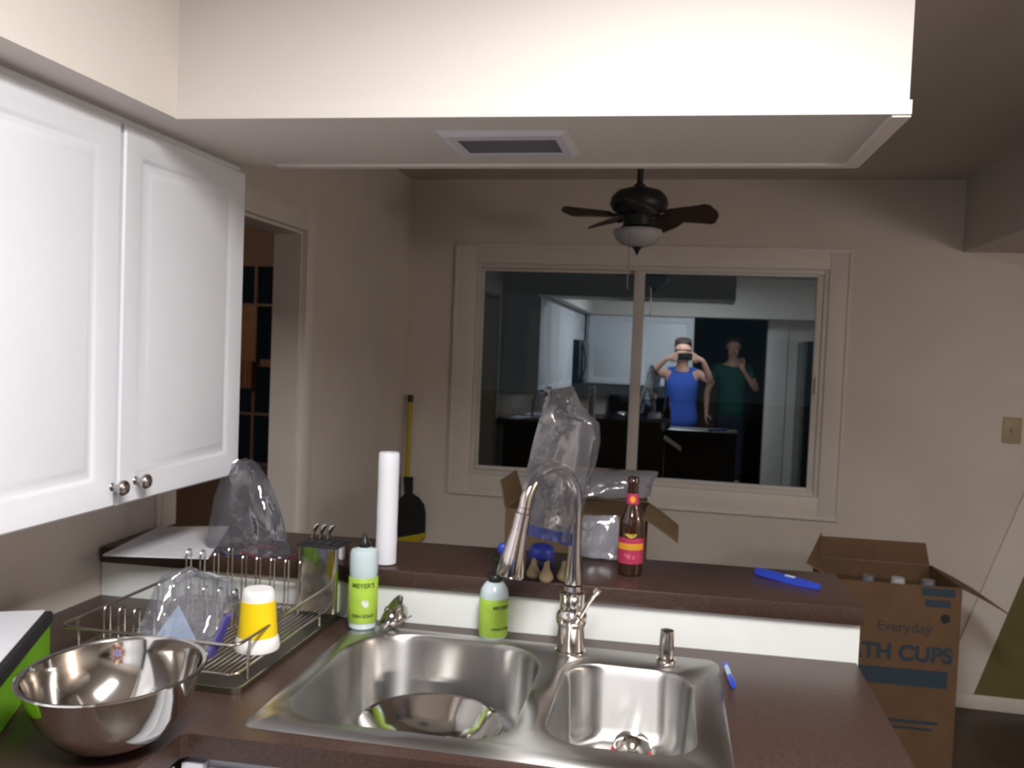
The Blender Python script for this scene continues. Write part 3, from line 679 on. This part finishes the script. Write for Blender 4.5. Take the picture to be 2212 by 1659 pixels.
# shiny utensil holder hanging at the rear right corner of the rack
uh = thing('utensil_holder', 'shiny steel utensil box with dark opening at the back of the dish rack', 'utensil holder', (-.803, 1.865, .9500), R(-4))
b = nb(); o_ = rrect(-.050, .046, -.036, .036, .006, 3); i_ = rrect(-.047, .043, -.033, .033, .005, 3)
loft(b, [[(x, y, z) for x, y in l] for l, z in ((o_, 0), (o_, .150), (i_, .150), (i_, .006))]); obj('box_shell', b, M['bowl'], uh)
b = nb(); prism(b, rrect(-.0465, .0425, -.0325, .0325, .005, 3), .120, .123); obj('inner_grate', b, M['blackm'], uh)
b = nb(); bx(b, -.054, .050, -.040, .040, .1505, .156, .002)
for x in (-.038, -.016, .006, .028): bx(b, x, x+.016, -.030, .030, .1565, .158)
obj('rim_lid', b, M['blackm'], uh)
for k, x in enumerate((-.040, -.020, 0.0)):
    b = nb(); tube(b, [(x, .010, .158), (x+.004, .012, .176), (x+.010, .014, .190), (x+.016, .015, .193)], [.003, .0045, .005, .003], 8)
    tag(obj('table_knife', b, M['bowl'], loc=uh.location, rot=(0, 0, R(-4))), ['bright knife handle leftmost in the steel utensil box', 'bright knife handle in the middle of the steel utensil box', 'bright knife handle rightmost in the steel utensil box'][k], 'cutlery', 'knives standing in the utensil box')

# ================================================================== ON THE BAR
# papers at the left end
p = [px(222, 1200, Z=1.043), px(345, 1140, Z=1.043), px(495, 1138, Z=1.043), px(450, 1207, Z=1.043)]
p[0].x = max(p[0].x, -1.40); p[1].x = -1.405
pp = [(v.x, v.y) for v in p]
b = nb(); prism(b, pp, 1.0415, 1.0455); tag(obj('paper_sheet', b, M['paper'], smooth=False), 'loose white papers spread on the left end of the bar', 'paper')
# tall white roll
wr_ = thing('white_roll', 'tall slim bright white paper roll standing upright on the bar', 'paper roll', (*px(833, 1217, Z=1.042).xy, 1.0415))
b = nb(); lathe(b, [(0, 0), (.0215, 0), (.0255, .003), (.0252, .03), (.0257, .06), (.0251, .09), (.0255, .14), (.0250, .19), (.0254, .23), (.0249, .268), (.0235, .272), (.008, .272), (.008, .255), (0, .255)], 32); obj('paper_roll', b, M['roll'], wr_)
# beer bottle
bt = thing('beer_bottle', 'brown glass beer bottle with magenta and orange label on the bar', 'bottle', (-.106, 2.082, 1.0413))
b = nb(); lathe(b, [(0, .004), (.026, 0), (.0295, .003), (.0305, .010), (.0305, .118), (.0295, .130), (.0250, .145), (.0185, .160), (.0150, .175), (.0135, .200), (.0125, .222), (.0145, .223), (.0145, .228), (.0130, .230), (.0130, .236), (.0105, .2365), (.0105, .22), (0, .22)], 40); obj('glass_body', b, M['glassb'], bt)
FA = math.atan2(-2.08, .106)
def band(r0_, r1_, z0, z1, m_, par, a0=None, a1=None, name='bottle_label'):
    b = nb()
    n = 28; a0 = 0 if a0 is None else a0; a1 = 2*PI if a1 is None else a1; rows = []
    for z, rr_ in ((z0, r0_), (z1, r1_)): rows.append([b.verts.new((rr_*math.cos(a0+(a1-a0)*k/n), rr_*math.sin(a0+(a1-a0)*k/n), z)) for k in range(n+1)])
    for k in range(n): b.faces.new((rows[0][k], rows[0][k+1], rows[1][k+1], rows[1][k]))
    return obj(name, b, m_, par)
lb = band(.0310, .0310, .030, .092, M['lab'], bt, FA-1.7, FA+1.7)
band(.0313, .0313, .064, .079, M['orange'], lb, FA-1.3, FA+1.3, 'orange_stripe')
b = nb()
for k in range(7): bx(b, -.024+k*.007, -.0195+k*.007, -.0045, .0045, 0, .0002)
obj('print_marks', wrap(b, .0314, FA, .0715), M['gold'], lb, smooth=False)
b = nb()
for x, y, w_, h_ in ((-.012, .003, .004, .008), (-.004, 0, .010, .011), (.008, -.002, .006, .008)): bx(b, x-w_/2, x+w_/2, y-h_/2, y+h_/2, 0, .0002)
obj('print_marks', wrap(b, .0311, FA, .048), M['pink'], lb, smooth=False)
b = nb(); L = [(.014*math.cos(2*PI*k/20), .0045*math.sin(2*PI*k/20)+.002*math.cos(4*PI*k/20)) for k in range(20)]
loft(b, [[(x, y, 0) for x, y in L], [(x, y, .0002) for x, y in L]]); obj('script_mark', wrap(b, .0311, FA, .100), M['gold'], lb, smooth=False)
nl = band(.0160, .0142, .172, .197, M['lab'], bt, FA-2.4, FA+2.4, 'neck_label')
b = nb(); L = [(.0068*math.cos(2*PI*k/20), .0082*math.sin(2*PI*k/20)) for k in range(20)]
loft(b, [[(x, y, 0) for x, y in L], [(x, y, .0003) for x, y in L]]); obj('orange_dot', wrap(b, .0158, FA, .184), M['orange'], nl, smooth=False)
# jar with blue lid, small black bottle, tan bulbs
jr = thing('lidded_jar', 'squat dark jar with domed blue lid behind the faucet', 'jar', (-.314, 2.020, 1.0413))
b = nb(); lathe(b, [(0, 0), (.028, 0), (.031, .004), (.031, .034), (.028, .038), (0, .038)], 28); obj('jar_body', b, M['blued'], jr)
b = nb(); lathe(b, [(.031, .0385), (.0315, .052), (.028, .062), (.018, .068), (0, .070)], 28); lathe(b, [(.031, .0385), (0, .0385)], 28); obj('lid', b, M['blue'], jr)
kb = thing('small_bottle', 'small black bottle with round blue cap left of the faucet head', 'bottle', (-.410, 2.020, 1.0413))
b = nb(); lathe(b, [(0, 0), (.014, 0), (.0155, .003), (.015, .030), (.009, .040), (0, .040)], 20); obj('glass_body', b, M['black'], kb)
b = nb(); lathe(b, [(0, .0402), (.011, .0402), (.0125, .046), (.0125, .054), (.008, .061), (0, .063)], 20); obj('cap', b, M['blue'], kb)
bulbs = [(-.322, 1.958, 1.5, -.2, 'left'), (-.288, 1.936, 1.75, .0, 'middle'), (-.250, 1.958, 1.5, .25, 'right')]
for k, (x, y, s_, rz, w_) in enumerate(bulbs):
    b = nb(); lathe(b, [(0, 0), (.010, 0), (.0155, .006), (.0165, .013), (.0130, .022), (.0075, .032), (.0060, .042), (.0035, .047), (0, .048)], 20)
    for v in b.verts: v.co.x *= 1+.05*math.sin(v.co.z*200)
    o = obj('garlic_bulb', b, M['bulb'], loc=(x, y, 1.0418), rot=(0, 0, rz))
    tag(o, 'small tan pear-shaped bulb standing on the bar behind the faucet, %s of the three' % w_, 'vegetable', 'tan bulbs behind the faucet')
# white-ish plastic packet at the rear edge
pk = tag(obj('plastic_packet', bag_mesh([((1250, 1200), (1334, 1208)), ((1249, 1180), (1334, 1190)), ((1250, 1150), (1336, 1158)), ((1254, 1128), (1336, 1128)), ((1262, 1114), (1334, 1113))], lambda s, t: 2.175+.02*t, .012, seed=5, wr=.006), M['bagw']), 'cloudy plastic packet propped at the rear of the bar left of the beer bottle', 'plastic packet')

# ================================================================== BOXES
def carton(name, label, x0, x1, y0, y1, z0, z1, m_, flaps, loc=(0, 0, 0)):
    """open-topped box; flaps: side -> (length, degrees of lean outward from upright)"""
    t = thing(name, label, 'box', ((x0+x1)/2, (y0+y1)/2, z0)); cx, cy = (x0+x1)/2, (y0+y1)/2
    w, d_, h_ = (x1-x0)/2, (y1-y0)/2, z1-z0; th = .005
    b = nb(); o_ = [(-w, -d_), (w, -d_), (w, d_), (-w, d_)]; i_ = [(-w+th, -d_+th), (w-th, -d_+th), (w-th, d_-th), (-w+th, d_-th)]
    loft(b, [[(x, y, z) for x, y in l] for l, z in ((o_, 0), (o_, h_), (i_, h_), (i_, th))]); bd = obj('carton_body', b, m_, t, smooth=False)
    for sd, (L, an) in flaps.items():
        g_ = .004; n = 8; th2 = th
        def profile(an):
            c_, s_ = math.cos(R(an)), math.sin(R(an)); inner = []; outer_ = []
            for k in range(n+1):
                q_ = L*k/n; cv = .06*(k/n)**2*L   # slight curl
                inner.append((q_*s_+cv*c_, q_*c_-cv*s_)); outer_.append((q_*s_+cv*c_+th2*c_, q_*c_-cv*s_-th2*s_))
            return inner+outer_[::-1]
        a2 = an if isinstance(an, tuple) else (an, an)
        b = nb()
        def P3(e_, z_, along, tp):
            ins = .02*tp
            if sd == 'left': return (-w-e_, along*(d_-g_-ins), h_+z_+.001)
            if sd == 'right': return (w+e_, along*(d_-g_-ins), h_+z_+.001)
            if sd == 'back': return (along*(w-g_-ins), d_+e_, h_+z_+.001)
            return (along*(w-g_-ins), -d_-e_, h_+z_+.001)
        loft(b, [[P3(e_, z_, s2, abs(z_)/L) for e_, z_ in profile(a_)] for s2, a_ in zip((-1, 1), a2)])
        obj('flap', b, m_, t, smooth=False)
    return t, bd
# big box on the dining floor at the right
BX0, BX1, BY0, BY1, BH = .590, 1.060, 3.46, 3.82, .742
bigbox, bigbody = carton('cardboard_box', 'large open brown carton with blue print standing right of the counter end', BX0, BX1, BY0, BY1, .001, BH, M['card'],
    {'left': (.11, (58, -16)), 'right': (.19, 113), 'back': (.09, -4)})
bigbox.rotation_euler = (0, 0, R(3))
def on_front(bm, x, z):   # lettering -> front face of the big box (local frame)
    for v in bm.verts: v.co = Vector((x+v.co.x, -(BY1-BY0)/2-.0006-v.co.z, z+v.co.y))
    return bm
hw = (BX1-BX0)/2
obj('lettering', on_front(text_bm('BATH CUPS', .082, bold=.003), hw-.235, .475), M['print'], bigbody, smooth=False)
b = nb(); bx(b, -.20, .20, -.032, .032, 0, .0006); obj('print_band', on_front(b, hw-.235, .385), M['print'], bigbody, smooth=False)
obj('lettering', on_front(text_bm('Everyday', .055), hw-.20, .575), M['print'], bigbody, smooth=False)
b = nb(); bx(b, -.06, .06, .004, .034, 0, .0006); bx(b, -.045, .045, -.038, -.010, 0, .0006); obj('print_block', on_front(b, hw-.085, .700), M['print'], bigbody, smooth=False)
b = nb(); lathe(b, [(0, 0), (.018, 0), (.018, .0006), (0, .0006)], 20); obj('hand_hole', on_front(b, hw-.055, .620), M['blackm'], bigbody, smooth=False)
b = nb(); bx(b, -.12, .12, -.006, .006, 0, .0006); bx(b, -.06, .10, -.030, -.020, 0, .0006); obj('fine_print', on_front(b, hw-.18, .215), M['print'], bigbody, smooth=False)
for k, (u_, v_) in enumerate(((1875, 1262), (1940, 1270), (2005, 1272))):
    q = px(u_, v_, Y=BY0+.05)
    b = nb(); lathe(b, [(.030, 0), (.032, .002), (.024, .07), (0, .07), (0, .067), (.022, .067), (.029, .002)], 24)
    o = obj('paper_cup', b, M['bagw'] if k != 1 else M['white'], loc=(q.x, BY0+.06, BH-.060))
    tag(o, ['clear plastic cup at the left in the open right carton', 'clear plastic cup in the middle of the open right carton', 'clear plastic cup at the right in the open right carton'][k], 'cup', 'cups in the large carton')
b = nb(); bx(b, BX0+.03, BX1-.03, BY0+.02, BY1-.03, .02, BH-.061); tag(obj('packing_stack', b, M['card'], smooth=False, ), 'stacked sleeves filling the large carton up to its rim', 'packing'); 
# dining table hidden behind the bar carries the second box
tb = thing('dining_table', 'brown dining table behind the bar that carries a carton', 'table', (-.35, 3.05, 0))
b = nb(); bx(b, -.55, .50, -.40, .40, .715, .745, .006); obj('tabletop', b, M['wood'], tb)
for x in (-.48, .43):
    for y in (-.34, .34):
        b = nb(); bx(b, x-.03, x+.03, y-.03, y+.03, 0, .7145, .004); obj('leg', b, M['wood'], tb)
mid, midb = carton('cardboard_box', 'open brown carton behind the bar between faucet and beer bottle', -.560, -.100, 2.78, 3.10, .746, 1.045, M['cardl'], {'left': (.09, 12), 'right': (.13, 120), 'back': (.11, 5)})
tag(obj('plastic_sheet', bag_mesh([((1212, 1068), (1405, 1072)), ((1225, 1045), (1408, 1056)), ((1256, 1022), (1418, 1030)), ((1268, 1013), (1422, 1019))], lambda s, t: 2.96+.05*t, .045, seed=13, wr=.02), M['bagw']), 'cloudy white plastic wrapping bulging from the carton behind the bar', 'plastic wrapping')
bo = thing('blue_bottle', 'dark blue bottle at the left inside the carton behind the bar', 'bottle', (-.520, 2.86, .7525))
b = nb(); lathe(b, [(0, 0), (.030, 0), (.032, .005), (.032, .24), (.024, .27), (.012, .285), (.012, .31), (0, .31)], 24); obj('bottle', b, M['blued'], bo)

# ================================================================== DINING ROOM
fan = thing('ceiling_fan', 'small dark ceiling fan with frosted light bowl hanging before the window', 'ceiling fan', (-.195, 3.30, 0))
b = nb(); tube(b, [(0, 0, 2.20), (0, 0, 2.40)], .012, 14); lathe(b, [(0, 2.395), (.03, 2.396), (.055, 2.4295), (0, 2.4295)], 24)
lathe(b, [(.012, 2.225), (.022, 2.215), (.022, 2.200), (0, 2.198)], 20); obj('downrod', b, M['fanm'], fan)
b = nb(); lathe(b, [(0, 2.205), (.045, 2.203), (.082, 2.192), (.105, 2.168), (.110, 2.140), (.098, 2.118), (.070, 2.104), (.058, 2.100), (.058, 2.062), (.070, 2.052), (0, 2.052)], 40); obj('motor_housing', b, M['fanm'], fan)
b = nb(); lathe(b, [(.068, 2.0515), (.090, 2.046), (.094, 2.036), (.086, 2.014), (.062, 1.992), (.030, 1.982), (0, 1.980), (0, 2.0515)], 40); lg = obj('light_bowl', b, M['frost'], fan)
b = nb(); lathe(b, [(0, 1.983), (.020, 1.981), (.012, 1.972), (.006, 1.958), (0, 1.950)], 20); obj('finial', b, M['fanm'], fan)
for az, L in ((-13, .30), (59, .28), (131, .28), (203, .30), (275, .28)):
    b = nb(); n = 10; pit = R(-24)
    top_, bot_ = [], []
    for k in range(n+1):
        s = k/n; r_ = .10+(L-.10)*s; wd_ = .036+.030*s if s < .8 else (.060)*math.sqrt(max(.02, 1-((s-.8)/.2)**2))+.004
        for sg, lst in ((1, top_), (-1, bot_)): lst.append((r_, sg*wd_))
    out = top_+bot_[::-1]
    lo_ = [[(x, y*math.cos(pit), 2.098+y*math.sin(pit)+z) for x, y in out] for z in (-.0025, .0025)]
    loft(b, lo_); bl_ = obj('blade', b, M['blade'], fan, rot=(0, 0, R(az)), smooth=False)
    b = nb(); tube(b, [(.055, 0, 2.100), (.08, 0, 2.096), (.125, 0, 2.094)], [.008, .007, .010], 8); obj('blade_iron', b, M['fanm'], bl_)
b = nb(); tube(b, [(-.022, -.06, 2.050), (-.024, -.096, 2.02), (-.024, -.096, 1.83)], .0012, 6); lathe(b, [(0, 0), (.004, .004), (.003, .016), (0, .018)], 10, (-.024, -.096, 1.812)); obj('pull_chain', b, M['knob'], fan)

# broom-handled dustpan in the far left corner
dp = thing('long_dustpan', 'black dustpan with long yellow handle hanging in the far left corner', 'dustpan')
p0, p1, p2 = px(879, 1030, Y=4.235), px(886, 868, Y=4.235), px(887, 853, Y=4.235)
b = nb(); tube(b, [p0, p1], .0125, 12); obj('pole', b, M['yellowd'], dp)
b = nb(); tube(b, [p1, p2], [.0150, .0145], 12); obj('grip', b, M['black'], dp)
def dpp(u_, v_, y_): return px(u_, v_, Y=y_)
ol = [(872, 1030), (893, 1030), (892, 1066), (905, 1074), (917, 1090), (920, 1112), (919, 1150), (890, 1158), (858, 1160), (856, 1110), (862, 1078), (874, 1066)]
b = nb(); loft(b, [[dpp(u_, v_, 4.195) for u_, v_ in ol], [dpp(u_, v_, 4.245) for u_, v_ in ol]]); obj('pan', b, M['black'], dp, smooth=False)
ol = [(858, 1162), (919, 1151), (920, 1158), (900, 1174), (886, 1180), (858, 1170)]
b = nb(); loft(b, [[dpp(u_, v_, 4.19) for u_, v_ in ol], [dpp(u_, v_, 4.24) for u_, v_ in ol]]); obj('pan_lip', b, M['yellowd'], dp, smooth=False)
sw = thing('light_switch', 'beige light switch plate on the far wall at the right edge', 'light switch', (1.476, YF-.0005, 1.297))
b = nb(); bx(b, -.040, .040, -.006, 0, -.060, .060, .003); obj('switch_plate', b, M['switch'], sw)
b = nb(); bx(b, -.006, .006, -.016, -.0062, -.012, .010, .002); obj('toggle', b, M['switch'], sw)

# vent grille under the soffit
vz = zfl-.0005
vt = thing('vent_grille', 'white square vent grille with grey louvres under the sink soffit', 'vent', (-.378, 1.778, vz))
b = nb()
o_ = rrect(-.135, .135, -.105, .105, .004, 2); i_ = rrect(-.104, .104, -.058, .062, .002, 2)
loft(b, [[(x, y, z) for x, y in l] for l, z in ((o_, 0), (o_, -.004), (rrect(-.120, .120, -.090, .090, .003, 2), -.012), (i_, -.012), (i_, -.002))], cap1=False); obj('vent_frame', b, M['ven'], vt, smooth=False)
b = nb()
for k in range(11):
    y = -.054+k*.0112; hexa(b, [(-.104, y, -.010), (.104, y, -.010), (.104, y+.0015, -.010), (-.104, y+.0015, -.010), (-.104, y+.007, -.002), (.104, y+.007, -.002), (.104, y+.0085, -.002), (-.104, y+.0085, -.002)])
obj('louvres', b, M['vengrey'], vt, smooth=False)

# ================================================================== PEOPLE (seen in the window)
def skin_mesh(name, verts, edges, m_, parent=None, levels=2, root=0):
    me = bpy.data.meshes.new(name); me.from_pydata([v[0] for v in verts], edges, []); me.materials.append(m_)
    o = bpy.data.objects.new(name, me); col.objects.link(o)
    s = o.modifiers.new('skin', 'SKIN'); s.use_smooth_shade = True
    for i, v in enumerate(verts):
        r_ = v[1]; d_ = me.skin_vertices[0].data[i]
        d_.radius = r_ if isinstance(r_, tuple) else (r_, r_); d_.use_root = (i == root)
    ss = o.modifiers.new('sub', 'SUBSURF'); ss.levels = levels; ss.render_levels = levels
    if parent: o.parent = parent
    return o
def hand(V, E, wrist_i, base, dirv, side, thumb, curl):
    """palm and five fingers as chains rooted in the wrist"""
    d_ = dirv.normalized(); s_ = side.normalized(); c_ = curl.normalized()
    palm = len(V); V.append((base+d_*.040, (.022, .016))); E.append((wrist_i, palm))
    for k, (o_, L) in enumerate(((-.030, .062), (-.010, .072), (.010, .068), (.029, .054))):
        a = len(V); V.append((base+d_*.078+s_*o_, .0095)); E.append((palm, a))
        V.append((base+d_*(.078+L*.5)+s_*o_*1.05+c_*.012, .0085)); E.append((a, a+1))
        V.append((base+d_*(.078+L*.75)+s_*o_*1.05+c_*.034, .0078)); E.append((a+1, a+2))
    a = len(V); t_ = thumb.normalized()
    V.append((base+d_*.030+t_*.034, .011)); E.append((palm, a))
    V.append((base+d_*.062+t_*.050+c_*.01, .0095)); E.append((a, a+1))
def person(label, loc, rz, sc_, shirt, sleeve, arms, female):
    """arms: [(elbow, wrist, hand dir, palm side, thumb, curl)] for right (-x) and left (+x), local, facing +y"""
    t = thing('person', label, 'person', loc, rz)
    V3 = Vector
    V = [(V3((0, 0, .95)), (.150, .105)), (V3((0, 0, 1.10)), (.130, .095)), (V3((0, .005, 1.25)), (.150, .105)), (V3((0, 0, 1.38)), (.150, .090)),
         (V3((0, .0, 1.465)), (.060, .055)), (V3((0, .012, 1.53)), (.052, .052)), (V3((0, .022, 1.585)), (.066, .075)), (V3((0, .012, 1.655)), (.078, .092)), (V3((0, .005, 1.715)), (.062, .072))]
    E = [(i, i+1) for i in range(8)]
    nz = len(V); V.append((V3((0, .112, 1.610)), .011)); E.append((6, nz))
    for s in (-1, 1):
        e_ = len(V); V.append((V3((s*.082, .0, 1.625)), (.010, .020))); E.append((7, e_))
    for s in (-1, 1):
        h = len(V); V.append((V3((s*.085, 0, .88)), .090)); E.append((0, h))
        V.append((V3((s*.095, .01, .50)), .058)); E.append((h, h+1))
        V.append((V3((s*.10, 0, .10)), .040)); E.append((h+1, h+2))
        V.append((V3((s*.105, .05, .035)), (.036, .033))); E.append((h+2, h+3))
        V.append((V3((s*.112, .15, .028)), (.036, .024))); E.append((h+3, h+4))
    for (el, wr, hd, ps, th_, cu), s in zip(arms, (-1, 1)):
        a = len(V); V.append((V3((s*.165, 0, 1.40)), .052)); E.append((3, a))
        V.append((V3(el), .038)); E.append((a, a+1))
        mid_ = (V3(el)*.6+V3(wr)*.4); V.append((mid_, .036)); E.append((a+1, a+2))
        V.append((V3(wr), .024)); E.append((a+2, a+3))
        hand(V, E, a+3, V3(wr), V3(hd), V3(ps), V3(th_), V3(cu))
    body = skin_mesh('body', V, E, M['skin'], t)
    # face
    b = nb()
    for s in (-1, 1):
        bm_ = bmesh.ops.create_uvsphere(b, u_segments=12, v_segments=8, radius=.007); bmesh.ops.translate(b, vec=(s*.030, .086, 1.645), verts=bm_['verts'])
    obj('eyes', b, M['hair'], body)
    b = nb(); tube(b, [(-.024, .086, 1.572), (-.010, .096, 1.574), (0, .098, 1.573), (.010, .096, 1.574), (.024, .086, 1.572)], [.003, .006, .006, .006, .003], 8); obj('mouth', b, M['lips'], body)
    HV = [(V3((0, -.055, 1.56)), (.070, .055)), (V3((0, -.032, 1.66)), (.095, .080)), (V3((0, .000, 1.748)), (.078, .090))]
    HE = [(0, 1), (1, 2)]
    if female:
        HV += [(V3((0, -.075, 1.47)), (.060, .030))]; HE += [(0, 3)]
    skin_mesh('hair', HV, HE, M['hair'], t, root=1)
    TV = [(V3((0, 0, .80)), (.172, .125)), (V3((0, 0, .98)), (.168, .122)), (V3((0, 0, 1.10)), (.142, .107)), (V3((0, .008, 1.25)), (.162, .120)), (V3((0, .004, 1.385)), (.166, .110))]
    TV = [(p_, (r_[0]*1.14, r_[1]*1.10)) for p_, r_ in TV]
    TE = [(0, 1), (1, 2), (2, 3), (3, 4)]
    for s in (-1, 1):
        a = len(TV)
        if sleeve:
            el = V3(arms[0 if s < 0 else 1][0]); sh_ = V3((s*.165, 0, 1.40))
            TV += [(sh_, .064), (sh_*.45+el*.55, .055)]; TE += [(4, a), (a, a+1)]
        else:
            TV += [(V3((s*.100, .0, 1.440)), (.045, .080)), (V3((s*.100, .0, 1.470)), (.036, .070))]; TE += [(4, a), (a, a+1)]
    skin_mesh('shirt', TV, TE, shirt, t, root=0)
    JV = [(V3((0, 0, .95)), (.182, .130)), (V3((0, 0, .84)), (.185, .130))]; JE = [(0, 1)]
    for s in (-1, 1):
        a = len(JV); JV += [(V3((s*.090, .005, .74)), .094), (V3((s*.096, .01, .50)), .070), (V3((s*.10, 0, .13)), .058)]; JE += [(1, a), (a, a+1), (a+1, a+2)]
    skin_mesh('trousers', JV, JE, M['jean'], t)
    t.scale = (sc_,)*3
    return t
# photographer directly behind the camera, elbows out, both hands on the phone
PYY = -.245
person('person in a blue tank top photographing the window with a raised phone', (-.015, PYY, 0), 0, 1.0, M['top'], False,
       [((-.335, .055, 1.36), (-.155, .130, 1.545), (.80, .18, .25), (0, .05, -1), (.6, .0, -1), (.3, -.3, 0)),
        ((.290, .055, 1.33), (.195, .130, 1.545), (-.80, .18, .25), (0, .05, -1), (-.6, .0, -1), (-.3, -.3, 0))], True)
ph = thing('smartphone', 'dark phone held sideways in front of the photographer\'s face', 'phone', (0.008, -.030, 1.573))
b = nb(); bx(b, -.070, .070, -.005, .004, -.036, .036, .004); obj('phone_case', b, M['black'], ph)
b = nb(); bx(b, -.064, .064, -.0064, -.0052, -.032, .032); obj('screen', b, M['blackm'], ph)
person('person in a dark teal shirt standing in the dark doorway behind the photographer', (.560, -1.72, 0), R(4), 1.04, M['teal'], True,
       [((-.270, .02, 1.12), (-.260, .16, .90), (0, .4, -1), (0, 1, .2), (1, 0, -.3), (.6, 0, -.3)),
        ((.270, .06, 1.16), (.120, .19, 1.38), (-.3, .2, 1), (1, 0, .2), (-.8, .3, .2), (0, .6, .5))], False)
